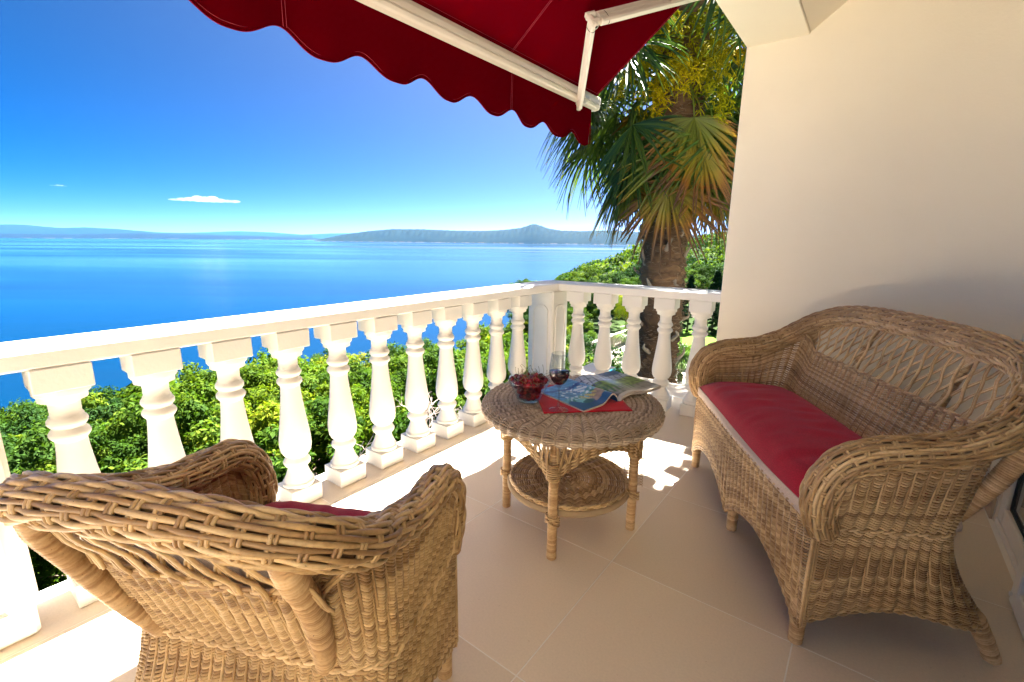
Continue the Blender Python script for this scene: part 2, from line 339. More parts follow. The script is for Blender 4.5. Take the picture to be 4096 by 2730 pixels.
range_mesh('distant_mountains',[(90,.3),(72,.25),(69,.40),(67,.50),(64,.42),(61,.22),(58,.38),(55,.48),(51,.35),(46,.1)],lambda a:36000,3000,11,m_far,240,6,.02)
# ---------------------------------------------------------------- near terrain, one sheet in polar form round the house
def ridge_el(az): return np.interp(az,[-30,-10,5,14,22.4,30.8,33,36,40],[1.9,1.3,.5,-.15,-1.9,-5.6,-7.2,-9.2,-14])
def terrain(az,r):
    az=np.asarray(az,float); r=np.asarray(r,float)
    left=-5.0-.30*np.clip(r-13,0,None); left=left-.10*np.clip(r-60,0,None)
    g=-5.0+0*r
    rp=700.; zr=1.2+rp*np.tan(np.radians(ridge_el(az)))
    t=np.clip((r-52)/(rp-52),0,1); dip=-22*np.sin(np.clip((r-52)/250,0,1)*pi)
    hill=-5+(zr+5)*t**1.15+dip; hill=np.where(r>rp,zr-(r-rp)*.35,hill)
    right=np.where(r<52,g,hill)
    # the garden terrace covers roughly az 5..40, r<45
    w=np.clip((az-33)/7,0,1); w=w*w*(3-2*w)
    wgarden=np.clip((az-34)/4,0,1)
    w=np.where(r<52,wgarden,w)
    h=right*(1-w)+left*w
    h=h+np.where(r>60,1.5*np.sin(az*.9+r*.02)+1.2*np.sin(r*.045+az*.31),0)*np.clip((r-60)/80,0,1)
    return np.maximum(h,SEA-8)
azs=np.linspace(-60,150,211); rs=np.r_[np.linspace(4,60,29),np.geomspace(64,2200,60)]
A,R=np.meshgrid(azs,rs); Zt=terrain(A,R); ar=np.radians(A)
V=np.stack([-np.sin(ar)*R,np.cos(ar)*R,Zt],-1).reshape(-1,3); nn=len(azs)
i=np.arange(nn-1)[None]; j=np.arange(len(rs)-1)[:,None]
obj('hillside_terrain',mesh('hillside_terrain',V,np.stack([j*nn+i,j*nn+i+1,(j+1)*nn+i+1,(j+1)*nn+i],-1).reshape(-1,4),True),m_soil,kind='structure')
def th(x,y): return float(terrain(math.degrees(math.atan2(-x,y)),math.hypot(x,y)))
# ================================================================ BALCONY
# floor
fl=obj('floor',None) if False else None
b=MB(); b.box((-2.10,-6.2,-.30),(3.2,3.55,-.0009)); floor=obj('floor',b.mesh('floor'),m_grout,kind='structure')
TW,TH=.601,.6066
b=MB(); b.box((.002,.002,-.006),(TW-.002,TH-.002,0),.0006); tm=b.mesh('tile'); tm.materials.append(m_tile)
b=MB(); b.box((.002,.002,-.006),(.258-.002,TH-.002,0),.0006); tm2=b.mesh('tile_narrow'); tm2.materials.append(m_tile)
for jy in range(-13,4):
    y=1.482+jy*TH
    for ix in range(-2,2):
        x=-.64+ix*TW; me=tm
        if y>3.016-.02 and x>-.7: continue
        if x>.5: continue
        if y+TH>3.016 and x>-.75:
            b=MB(); b.box((.002,.002,-.006),(TW-.002,3.014-y,0),.0006); me=b.mesh('tile_cut'); me.materials.append(m_tile)
        obj('tile',me,parent=floor,loc=(x,y,0))
    obj('tile',tm2,parent=floor,loc=(-1.842-.258,y+.17,0))
b=MB(); b.box((-2.125,-6.2,-.32),(-2.102,3.56,.001),.002); b.box((-2.102,3.552,-.32),(-.72,3.575,.001),.002); obj('edge_band',b.mesh('edge_band'),m_rail,parent=floor)
# big wall, side wall, beam, ceiling
w=thing('end_wall','tall cream plastered wall behind the wicker sofa, closing the balcony','wall',(0,3.2,0))
b=MB(); b.box((-.71,3.016,-5.4),(.575,3.55,3.6),.004); b.box((.575,3.016,-5.4),(3.4,3.55,3.6)); obj('wall_panel',b.mesh('wall_panel'),m_wall,w,world=True)
for x0,x1 in ((-.705,-.405),(-.4,.195),(.2,.5605)):
    b=MB(); b.box((x0,3.004,.0),(x1,3.0145,.10),.001); obj('skirting_tile',b.mesh('skirting'),m_skirt,w,world=True)
w=thing('side_wall','cream side wall with skirting and glazed doors at the right edge','wall',(.7,0,0))
b=MB(); b.box((.575,2.765,0),(.80,3.014,2.30)); b.box((.575,-1.2,2.30),(.80,3.014,3.25)); b.box((.575,-6.2,0),(.80,-1.2,3.25)); obj('wall_panel',b.mesh('side_panel'),m_wall,w,world=True)
b=MB(); b.box((.5635,2.785,0),(.5735,3.0025,.10),.001); obj('skirting_tile',b.mesh('skirting_side'),m_skirt,w,world=True)
b=MB(); b.box((.5635,-6.19,0),(.5735,-1.2,.10),.001); obj('skirting_tile',b.mesh('skirting_side2'),m_skirt,w,world=True)
w=thing('ceiling_beam','cream beam under the roof edge, spanning from the end wall','beam',(-.56,0,2.2))
b=MB(); b.box((-.71,-.3,2.226),(-.414,3.5,3.0),.004); b.v[-1][:,2]+=0; obj('beam_body',b.mesh('beam_body'),m_ceil,w,world=True)
w=obj('ceiling',None) if False else None
b=MB(); sl=(2.34-2.228)/(.411-.259)
x0,x1=-.4125,.574; z0,z1=2.236,2.236+sl*(x1-x0)
vv=[(x0,-.3,z0),(x1,-.3,z1),(x1,3.0145,z1),(x0,3.0145,z0),(x0,-.3,z0+.25),(x1,-.3,z1+.25),(x1,3.0145,z1+.25),(x0,3.0145,z0+.25)]
b.add(vv,[(3,2,1,0),(4,5,6,7),(0,1,5,4),(1,2,6,5),(2,3,7,6),(3,0,4,7)]); obj('ceiling',b.mesh('ceiling'),m_ceil,kind='structure')
w=thing('roof','flat roof slab over the house behind the balcony','roof',(1.5,0,3.3))
b=MB(); b.box((-.72,-.35,3.36),(3.5,3.6,3.5)); obj('roof_slab',b.mesh('roof_slab'),m_wall,w,world=True)
w=thing('house','lower storey of the cream house carrying the balcony','house',(1,0,-5))
b=MB(); b.box((-1.3,-6,-5.2),(3.4,3.0,-.33)); b.box((2.9,-6,-.33),(3.4,3.0,3.3)); obj('house_wall',b.mesh('house_wall'),m_wall,w,world=True)
m_terra=plaster('terracotta',(.42,.17,.09),30,.4,.25)
w=thing('tiled_eave','terracotta tiled eave high over the awning, above the picture','roof',(-.9,2.,3.3))
b=MB(); b.box((-1.72,-.35,3.26),(-.72,4.02,3.34)); b.box((-1.0,4.02,3.26),(1.5,6.4,3.34)); obj('eave_board',b.mesh('eave_board'),m_wall,w,world=True)
b=MB(); b.tube([(-.16,0,0),(.16,0,.03)],[.055,.070],10); tme=b.mesh('roof_tile'); tme.materials.append(m_terra)
y=-.35
while y<6.3:
    o=obj('roof_tile',tme,parent=w); o.location=((-1.66 if y<4.0 else -.93)+.9,y-2.,3.40-3.3); o.rotation_euler=(0,.12*math.sin(y*31),.25*math.sin(y*17)); o.location.x+=.03*math.sin(y*23); y+=.13+.05*abs(math.sin(y*7))
x=-1.60
while x<1.4:
    o=obj('roof_tile',tme,parent=w); o.location=(x+.9,(4.02 if x<-1.05 else 6.35)-2.,3.40-3.3); o.rotation_euler=(0,0,pi/2+.05*math.sin(x*9)); x+=.15
# glazed doors
d=thing('window_door','white framed fixed glass panel beside the skirting in the side wall','window',(.58,2.4,0))
b=MB(); 
b.box((.578,.20,.0),(.64,2.76,.03),.003)
b.box((.582,2.685,.03),(.636,2.76,2.29),.004); b.box((.582,.20,.03),(.636,2.68,.105),.004); b.box((.582,.20,2.22),(.636,2.68,2.29),.004)
obj('frame',b.mesh('frame'),m_pvc,d,world=True)
b=MB(); b.box((.604,.21,.108),(.612,2.682,2.217)); obj('pane',b.mesh('pane'),m_pane,d,world=True)
b=MB(); b.box((.596,2.672,.105),(.603,2.684,2.218)); b.box((.596,.21,.105),(.603,2.67,.114)); obj('gasket',b.mesh('gasket'),m_joint,d,world=True)
d=thing('sliding_door','white framed sliding glass door with dark pane, nearest the camera','door',(.54,1.3,0))
b=MB(); b.box((.522,2.06,.012),(.560,2.125,2.28),.004); b.box((.522,.10,.012),(.560,2.055,.085),.004); b.box((.522,.10,2.21),(.560,2.055,2.28),.004); b.box((.562,.05,.0),(.576,2.13,.02),.002)
obj('frame',b.mesh('frame2'),m_pvc,d,world=True)
b=MB(); b.box((.537,.11,.09),(.545,2.053,2.205)); obj('pane',b.mesh('pane2'),m_pane,d,world=True)
b=MB(); b.lathe([(.0,0),(.008,0),(.008,.006),(.0,.006)],12,(0,0,0),False); o=obj('hinge_cap',b.mesh('hinge_cap'),m_pvc,d); o.location=(-.02,.80,.05); o.rotation_euler=(0,-pi/2,0)
# ---------------------------------------------------------------- balustrade
RZ0,RZ1=.81,.867
bal=thing('balustrade','white masonry balustrade with turned balusters round the balcony','balustrade',(-2.0,1.5,0))
ang=math.radians(5.); cx,cyy=-1.913,3.10
e=np.array([math.cos(ang),math.sin(ang)]); nrm=np.array([-math.sin(ang),math.cos(ang)])
def bar(pts,z0,z1,bev=.006):
    """bevelled prism from plan polygon (ccw)"""
    P=np.array(pts); n=len(P); c=P.mean(0)
    def inset(d):
        out=[]
        for i in range(n):
            a,b_,c_=P[i-1],P[i],P[(i+1)%n]; e1=(b_-a)/np.linalg.norm(b_-a); e2=(c_-b_)/np.linalg.norm(c_-b_)
            n1=np.array([-e1[1],e1[0]]); n2=np.array([-e2[1],e2[0]]); m=(n1+n2); m/=np.linalg.norm(m); out.append(b_+m*d/max(.3,m@n1))
        return np.array(out)
    I=inset(bev); V=[]
    for Q,z in ((I,z0),(P,z0+bev),(P,z1-bev),(I,z1)): V+=[(x,y,z) for x,y in Q]
    F=[list(range(n-1,-1,-1)),[3*n+i for i in range(n)]]
    for k in range(3): F+=[[k*n+i,k*n+(i+1)%n,(k+1)*n+(i+1)%n,(k+1)*n+i] for i in range(n)]
    return V,F
ic=np.array([-1.913,3.10]); wd=.233
oc=np.array([-1.913-wd,3.10+wd/math.cos(ang)-wd*math.tan(ang)*0]); 
end_i=ic+e*(( -.712-ic[0])/e[0]); o0=ic+nrm*wd; end_o=o0+e*((-.712-o0[0])/e[0])
# outer corner: x=-2.146 and on outer short line
tt=(-2.146-o0[0])/e[0]; oc=o0+e*tt
ch=np.array([-2.146,oc[1]-.05]); ch2=oc+e*.05
V,F=bar([(-1.913,-3.2),tuple(ic),(tuple(oc*0+ch)),(-2.146,-3.2)],RZ0,RZ1); b=MB(); 
V,F=bar([(-2.146,-6.),(-1.913,-6.),tuple(ic),tuple(end_i),tuple(end_o),tuple(ch2),tuple(ch)],RZ0,RZ1,.007); b.add(V,F)
obj('handrail',b.mesh('handrail'),m_rail,bal,world=True)
# baluster mesh, axis at origin
prof=[(.059,.735),(.059,.716),(.055,.711),(.051,.708),(.051,.693),(.037,.686),(.033,.68),(.0325,.645),(.036,.640)]
def torus(z0,z1,r0,r1,n=7): return [(r0+(r1-r0)*math.sin(pi*k/n),z0+(z1-z0)*k/n) for k in range(n+1)]
prof+=torus(.638,.600,.034,.043)+torus(.598,.558,.034,.044)+[(.0335,.552),(.0345,.53),(.0375,.49),(.042,.44),(.048,.385),(.053,.34),(.0565,.30),(.0565,.275),(.053,.25),(.045,.233),(.035,.224)]
prof+=torus(.221,.170,.034,.049)+[(.0345,.166),(.038,.150),(.045,.128),(.052,.110),(.0535,.104),(.0575,.102),(.0575,.086),(.054,.082)]
prof=[(min(r_*1.2,.0705),z_) for r_,z_ in prof]; b=MB(); b.lathe(prof[::-1],32,cap=False); 
H=.0715
bp=MB(); bp.box((-H,-H,0),(H,H,.083),.003); bc=MB(); bc.box((-H,-H,.733),(H,H,.8095),.003)
bm=b.mesh('baluster_shaft',True); bpm=bp.mesh('plinth'); bcm=bc.mesh('cap')
for m_ in (bm,bpm,bcm): m_.materials.append(m_rail)
def baluster(x,y,rz=0):
    k=obj('baluster',bm,parent=bal); k.location=(x+2.0,y-1.5,0); k.rotation_euler=(0,0,rz)
    obj('plinth',bpm,parent=k); obj('capital',bcm,parent=k)
for q in range(8): baluster(-1.913-H,.188+H+.2414*q*1.0)
for q in range(8,11): baluster(-1.913-H,.188+H+.2414*q)
for q in range(1,24): baluster(-1.913-H,-.2-.2414*q-.05)
# short side: capital front-right corners measured along the rail
for sx in (-1.700,-1.480,-1.258,-1.032,-.800):
    t=(sx-ic[0])/e[0]; p=ic+e*(t-H)+nrm*(H+.002); baluster(p[0],p[1],ang)
def post(x0,y0,x1,y1,rz=0,org=(0,0),name='post'):
    b=MB(); b.box((x0,y0,0),(x1,y1,RZ0),.012)
    k=obj(name,b.mesh(name),m_rail,bal)
    k.location=(org[0]+2,org[1]-1.5,0); k.rotation_euler=(0,0,rz)
    # raised arched mouldings framing a recessed field on the inner face
    return k
def arch_frame(w,h,wd_=.022,dep=.010):
    """arched moulding in the local xz plane facing -y"""
    pts=[(-w/2,0),(-w/2,h-.04),(-w/2+.012,h-.018),(-w/2+.035,h),(w/2-.035,h),(w/2-.012,h-.018),(w/2,h-.04),(w/2,0)]
    P=np.array([(x,0,z) for x,z in pts]+[(pts[0][0],0,0)])
    b=MB()
    for a,c_ in zip(P[:-1],P[1:]): pass
    n_=len(pts); V=[];c0=np.array([0,h/2])
    for s_,yy in ((1,0),(1,-dep),(.80,-dep),(.74,0)):
        for x,z in pts: V.append((x*s_,yy,(z-h/2)*(1-(1-s_)*w/h)+h/2))
    F=[]
    for k in range(3): F+=[[k*n_+i,k*n_+(i+1)%n_,(k+1)*n_+(i+1)%n_,(k+1)*n_+i] for i in range(n_)]
    b.add(V,F); return b
pc=post(-2.137,3.015,-1.905,3.24); 
af=arch_frame(.15,.60).mesh('moulding'); af.materials.append(m_rail)
k=obj('moulding',af,parent=pc); k.location=(-1.904,3.125,.10); k.rotation_euler=(0,0,pi/2)
k=obj('moulding',af,parent=pc); k.location=(-2.02,3.014,.10)
pn=post(-2.15,-.17,-1.88,.096)
af2=arch_frame(.19,.62,dep=.012).mesh('moulding'); af2.materials.append(m_rail)
k=obj('moulding',af2,parent=pn); k.location=(-1.879,-.037,.09); k.rotation_euler=(0,0,pi/2)
k=obj('moulding',af2,parent=pn); k.location=(-2.015,.097,.09); k.rotation_euler=(0,0,pi)
# ---------------------------------------------------------------- awning
aw=thing('awning','dark red retractable awning with scalloped valance over the balcony','awning',(-1.2,1,2.2))
AS=.779; fx0,fz0=-1.69,2.165
def fz(x): return fz0+AS*(x-fx0)
Y0,Y1=-.40,3.15
NX,NY=10,80
def sag(x,y):  t=(x-fx0)/.95; return -.012*math.sin(pi*min(1,max(0,t)))+.0015*math.sin(y*40)*math.sin(pi*t)
V=[];F=[]
xs=np.linspace(fx0,-.75,NX+1); ys=np.linspace(Y0,Y1,NY+1)
for dz in (0,.0025):
    for x in xs:
        for y in ys: V.append((x,y,fz(x)+sag(x,y)+dz))
K=(NX+1)*(NY+1)
for a in range(NX):
    for c_ in range(NY):
        q=a*(NY+1)+c_; F+=[[q,q+1,q+NY+2,q+NY+1],[K+q,K+q+NY+1,K+q+NY+2,K+q+1]]
obj('canopy',mesh('canopy',V,F,True),m_awn,aw,world=True)
b=MB()
for ysm in (2.185,.955,3.142,3.128):
    for o_ in (-.005,.005):
        if ysm>3 and o_<0: continue
        b.tube([(x,ysm+o_,fz(x)+sag(x,ysm)-.001) for x in xs],.0009,4)
for xx in (fx0+.02,): b.tube([(xx,y,fz(xx)+sag(xx,y)-.001) for y in ys],.0009,4)
obj('seam',b.mesh('seam'),m_seam,aw,world=True)
b=MB(); b.tube([(x,Y1+.001,fz(x)) for x in xs],.0042,6); obj('side_hem',b.mesh('side_hem'),m_awn,aw,world=True)
# valance
ysv=np.arange(Y0,3.1385,.011); cus=3.222-.3265*np.arange(0,18)
def vb(y):
    u=((3.222-y)/.3265)%1.; return 1.844+.058*((1+math.cos(2*pi*u))/2)**1.45
ysv=np.r_[ysv,3.138]
V=[];F=[];n_=len(ysv); M=7
for s_ in (0,1):
    for j in range(M+1):
        for y in ysv:
            z=2.085+(vb(y)-2.085)*j/M; x=-1.712+.007*math.sin(y*9+1)*(j/M)+.004*math.sin(y*23)*(j/M)**2-.012*(j/M)+(.0022 if s_ else 0)
            V.append((x,y,z))
K=(M+1)*n_
for j in range(M):
    for i in range(n_-1):
        q=j*n_+i; F+=[[q,q+n_,q+n_+1,q+1],[K+q,K+q+1,K+q+n_+1,K+q+n_]]
obj('valance',mesh('valance',V,F,True),m_awn,aw,world=True)
b=MB(); P=[(-1.723+.007*math.sin(y*9+1)+.004*math.sin(y*23),y,vb(y)) for y in ysv]; b.tube(P,.0035,6,ref=(1,0,0)); b.tube([(-1.714,3.138,z) for z in np.linspace(2.08,vb(3.138),6)],.003,5,ref=(1,0,0))
obj('piping',b.mesh('piping',True),m_awn,aw,world=True)
b=MB()
for zz in (.012,.03):
    P=[(-1.7095+.007*math.sin(y*9+1)-.012,y,vb(y)+zz) for y in ysv]
    if zz<.02: b.tube(P,.0007,3,ref=(1,0,0))
for ysm in (2.225,.95): 
    for o_ in (-.006,.006): b.tube([(-1.708-.006*((2.085-z)/.25),ysm+o_,z) for z in np.linspace(2.08,vb(ysm),6)],.0009,4,ref=(1,0,0))
obj('stitching',b.mesh('stitching'),m_seam,aw,world=True)
# front bar: profiled extrusion
def extrude(prof,y0,y1):
    n_=len(prof); V=[(x,y0,z) for x,z in prof]+[(x,y1,z) for x,z in prof]
    return V,[[i,i+n_,(i+1)%n_+n_,(i+1)%n_] for i in range(n_)]+[list(range(n_)),[2*n_-1-i for i in range(n_)]]
pr=[(-1.733,2.085),(-1.715,2.082),(-1.714,2.088),(-1.708,2.088),(-1.707,2.082),(-1.680,2.086),(-1.672,2.094),(-1.667,2.108),(-1.668,2.112),(-1.672,2.112),(-1.671,2.118),(-1.666,2.119),(-1.664,2.140),(-1.668,2.158),(-1.69,2.172),(-1.72,2.165),(-1.738,2.135),(-1.74,2.10)]
b=MB(); V,F=extrude(pr,Y0,3.165); b.add(V,F); obj('front_bar',b.mesh('front_bar'),m_alu,aw,world=True)
b=MB(); V,F=extrude([( (x+1.70)*1.07-1.70,(z-2.125)*1.07+2.125) for x,z in pr],3.166,3.180); b.add(V,F); obj('end_cap',b.mesh('end_cap'),m_pvc,aw,world=True)
# folding arms
def arm_profile(a,c_,w=.030,h=.062,mat=m_alu,nm='arm'):
    a=Vector(a);c_=Vector(c_); d=(c_-a); L=d.length; d.normalize(); up=Vector((-AS,0,1)).normalized(); sd_=d.cross(up).normalized(); up=sd_.cross(d).normalized()
    w2,h2=w/2,h/2
    pr=[(-w2*.6,-h2),(w2*.6,-h2),(w2,-h2*.75),(w2,-h2*.30),(w2*.86,-h2*.25),(w2*.86,-h2*.05),(w2,0),(w2,h2*.45),(w2*.86,h2*.5),(w2*.86,h2*.68),(w2,h2*.75),(w2*.6,h2),(-w2*.6,h2),(-w2,h2*.7),(-w2,-h2*.7)]
    V=[]
    for p in (a,c_):
        for x,z in pr: q=p+sd_*x+up*z; V.append(tuple(q))
    n_=len(pr); b=MB(); b.add(V,[[i,(i+1)%n_,(i+1)%n_+n_,i+n_] for i in range(n_)]+[list(range(n_-1,-1,-1)),list(range(n_,2*n_))])
    return obj(nm,b.mesh(nm),mat,aw,world=True)
for sgn,off in ((1,0),(-1,1.45)):
    fy=lambda y: y if sgn==1 else 2.75-y
    bk=(-1.700,fy(2.945),2.062); el=(-1.358,fy(2.455),2.318); el2=(-1.330,fy(2.475),2.338); sh=(-.90,fy(3.335),2.70)
    arm_profile(bk,el,.030,.050,nm='forearm'); arm_profile(el2,sh,.040,.075,nm='upper_arm')
    # elbow casting
    b=MB(); E=Vector(((el[0]+el2[0])/2-.012,(el[1]+el2[1])/2-.02*sgn,(el[2]+el2[2])/2)); up=Vector((-AS,0,1)).normalized()
    b.tube([tuple(E-up*.046),tuple(E+up*.040)],.0185,16); b.tube([tuple(E-up*.052),tuple(E-up*.046)],.013,14)
    for k in (-.6,.6): b.tube([tuple(E+up*.04*k+Vector((-.012,-.01*sgn,0))),tuple(E+up*.04*k+Vector((.022,.02*sgn,.015)))],[.020,.017],10)
    obj('elbow_joint',b.mesh('elbow_joint',False),m_alu,aw,world=True)
    b=MB(); b.tube([tuple(E-up*.0535),tuple(E-up*.052)],.008,12)
    def collar(a,c_,t,w,h):
        a=Vector(a);c_=Vector(c_); d=(c_-a).normalized(); p=a+d*t; sd_=d.cross(up).normalized(); u2=sd_.cross(d).normalized(); P=[]
        for q in range(17): tt_=q/16*2*pi; P.append(tuple(p+sd_*(w*.52*math.cos(tt_))+u2*(h*.52*math.sin(tt_))))
        b.tube(P,.0014,4)
    collar(el2,sh,.045,.042,.080); collar(el,bk,.035,.034,.056)
    obj('joint_seal',b.mesh('joint_seal'),m_joint,aw,world=True)
    b=MB(); b.box((-1.722,fy(2.945)-.026,2.072),(-1.664,fy(2.945)+.026,2.096),.003); b.tube([(-1.702,fy(2.945),2.040),(-1.702,fy(2.945),2.078)],.014,12)
    obj('bar_bracket',b.mesh('bar_bracket'),m_alu,aw,world=True)
b=MB(); b.box((-.80,Y0-.03,2.83),(-.715,3.42,2.98),.02); obj('cassette',b.mesh('cassette'),m_alu,aw,world=True)
# ================================================================ WICKER
def surf_normal(Sf,u,v,e=1e-3):
    du=Sf(np.clip(u+e,0,1),v)-Sf(np.clip(u-e,0,1),v); dv=Sf(u,np.clip(v+e,0,1))-Sf(u,np.clip(v-e,0,1))
    N=np.cross(du,dv); return N/(np.linalg.norm(N,axis=-1)[...,None]+1e-12)
def weave(Sf,nst,rows,rw=.0042,rs=.004,amp=None,closed=False,m=6,flip=1,dbl=True,vs=12,jit=.05,k=5,twist=0.,rng_=rng,skip=0,phase=0.,twill=0,closed_v=0):
    """Sf(u,v)->(n,3); weavers run along u at constant v, stakes along v"""
    amp=(rs+rw)*.72 if amp is None else amp; it=[]
    n=nst*m+1; u=np.linspace(0,1,n)
    for j in range(rows):
        v0=(j+.5)/rows
        v=np.full(n,v0)+jit/rows*np.sin(u*rng_.uniform(3,9)*pi+rng_.uniform(0,6))
        if twist: v=(v+twist*u)%1.
        v=v-(0 if twill else .22/rows)*np.cos(2*pi*nst*u+.16*j); v=np.clip(v,0,1) if not closed_v else v%1.
        P=Sf(u,v); N=surf_normal(Sf,u,v)*flip
        if twill: w=np.cos(2*pi/3*nst*u+2*pi/3*j); w=np.sign(w)*np.abs(w)**.8
        else: w=.2+.8*np.cos(2*pi*nst*u+rng_.uniform(-.25,.25)+.16*j)
        it.append((P+N*(amp*w)[:,None],rw*rng_.uniform(.88,1.1),N,rng_.uniform(.12,.88)))
    vv=np.linspace(0,1,vs)
    for i in range(nst+(0 if closed else 1)):
        uc=np.full(vs,i/nst)
        P=Sf(uc,vv); N=surf_normal(Sf,uc,vv)*flip
        T=np.gradient(P,axis=0); T/=np.linalg.norm(T,axis=1)[:,None]+1e-12; B=np.cross(T,N)
        for s in ((-1,1) if dbl else (0,)):
            it.append((P+B*s*rs*1.02,rs*rng_.uniform(.9,1.05),N,rng_.uniform(.1,.8)))
    return it
def roll_surface(C,rfun,ref):
    """tube surface round the polyline C: u along, v round"""
    C=arclen(C,400); T=np.gradient(C,axis=0); T/=np.linalg.norm(T,axis=1)[:,None]
    N=np.empty_like(C); cur=np.asarray(ref,float)
    for i in range(len(C)):
        cur=cur-(cur@T[i])*T[i]; cur/=np.linalg.norm(cur); N[i]=cur
    B=np.cross(T,N); t=np.linspace(0,1,len(C))
    def Sf(u,v):
        ip=lambda A:np.stack([np.interp(u,t,A[:,k]) for k in range(3)],-1)
        c,n_,b_=ip(C),ip(N),ip(B); a=2*pi*v; r=rfun(u)
        return c+(np.cos(a)*r)[...,None]*n_+(np.sin(a)*r)[...,None]*b_
    return Sf
def wrapped(P,r,pitch=.0062,k=12,bump=.14,seed=0):
    P=np.asarray(P,float); L=np.linalg.norm(np.diff(P,axis=0),axis=1).sum(); n=int(L/pitch*4)+2
    C=arclen(crom(P,60) if len(P)>2 else P,n); s=np.arange(n)/4*1.0; q=np.random.default_rng(seed)
    rr=r(np.linspace(0,1,n)) if callable(r) else np.full(n,r)
    rr=rr+pitch*.30*np.abs(np.sin(pi*s))**.6+ (q.uniform(-1,1,n//4+2)[(np.arange(n)//4)])*pitch*.05
    v,f=tube(C,rr,k,(1,0,.2)); rn=np.repeat(q.uniform(0,1,n//4+2)[(np.arange(n)//4)],k)
    return v,f,rn
def wrap_obj(name,P,r,parent,pitch=.0062,k=12,seed=0,mat=None):
    v,f,rn=wrapped(P,r,pitch,k,seed=seed); return obj(name,mesh(name,v,f,True,{'rnd':rn}),mat or m_cane,parent)
def braid(path,r=.011,n=3,sr=.0048,pitch=.05,ref=(0,0,1),seed=0):
    """strands plaited round a path"""
    C=arclen(path,max(24,int(np.linalg.norm(np.diff(path,axis=0),axis=1).sum()/.008)))
    d=np.r_[0,np.cumsum(np.linalg.norm(np.diff(C,axis=0),axis=1))]
    T=np.gradient(C,axis=0);T/=np.linalg.norm(T,axis=1)[:,None]; R=np.broadcast_to(np.asarray(ref,float),C.shape)
    N=R-(R*T).sum(1)[:,None]*T; N/=np.linalg.norm(N,axis=1)[:,None]; B=np.cross(T,N); q=np.random.default_rng(seed); it=[]
    for i in range(n):
        a=2*pi*(d/(pitch*n)+i/n); it.append((C+N*(r*np.sin(a))[:,None]+B*(r*.6*np.sin(2*a))[:,None],sr*q.uniform(.9,1.1),N,q.uniform(.1,1)))
    return it
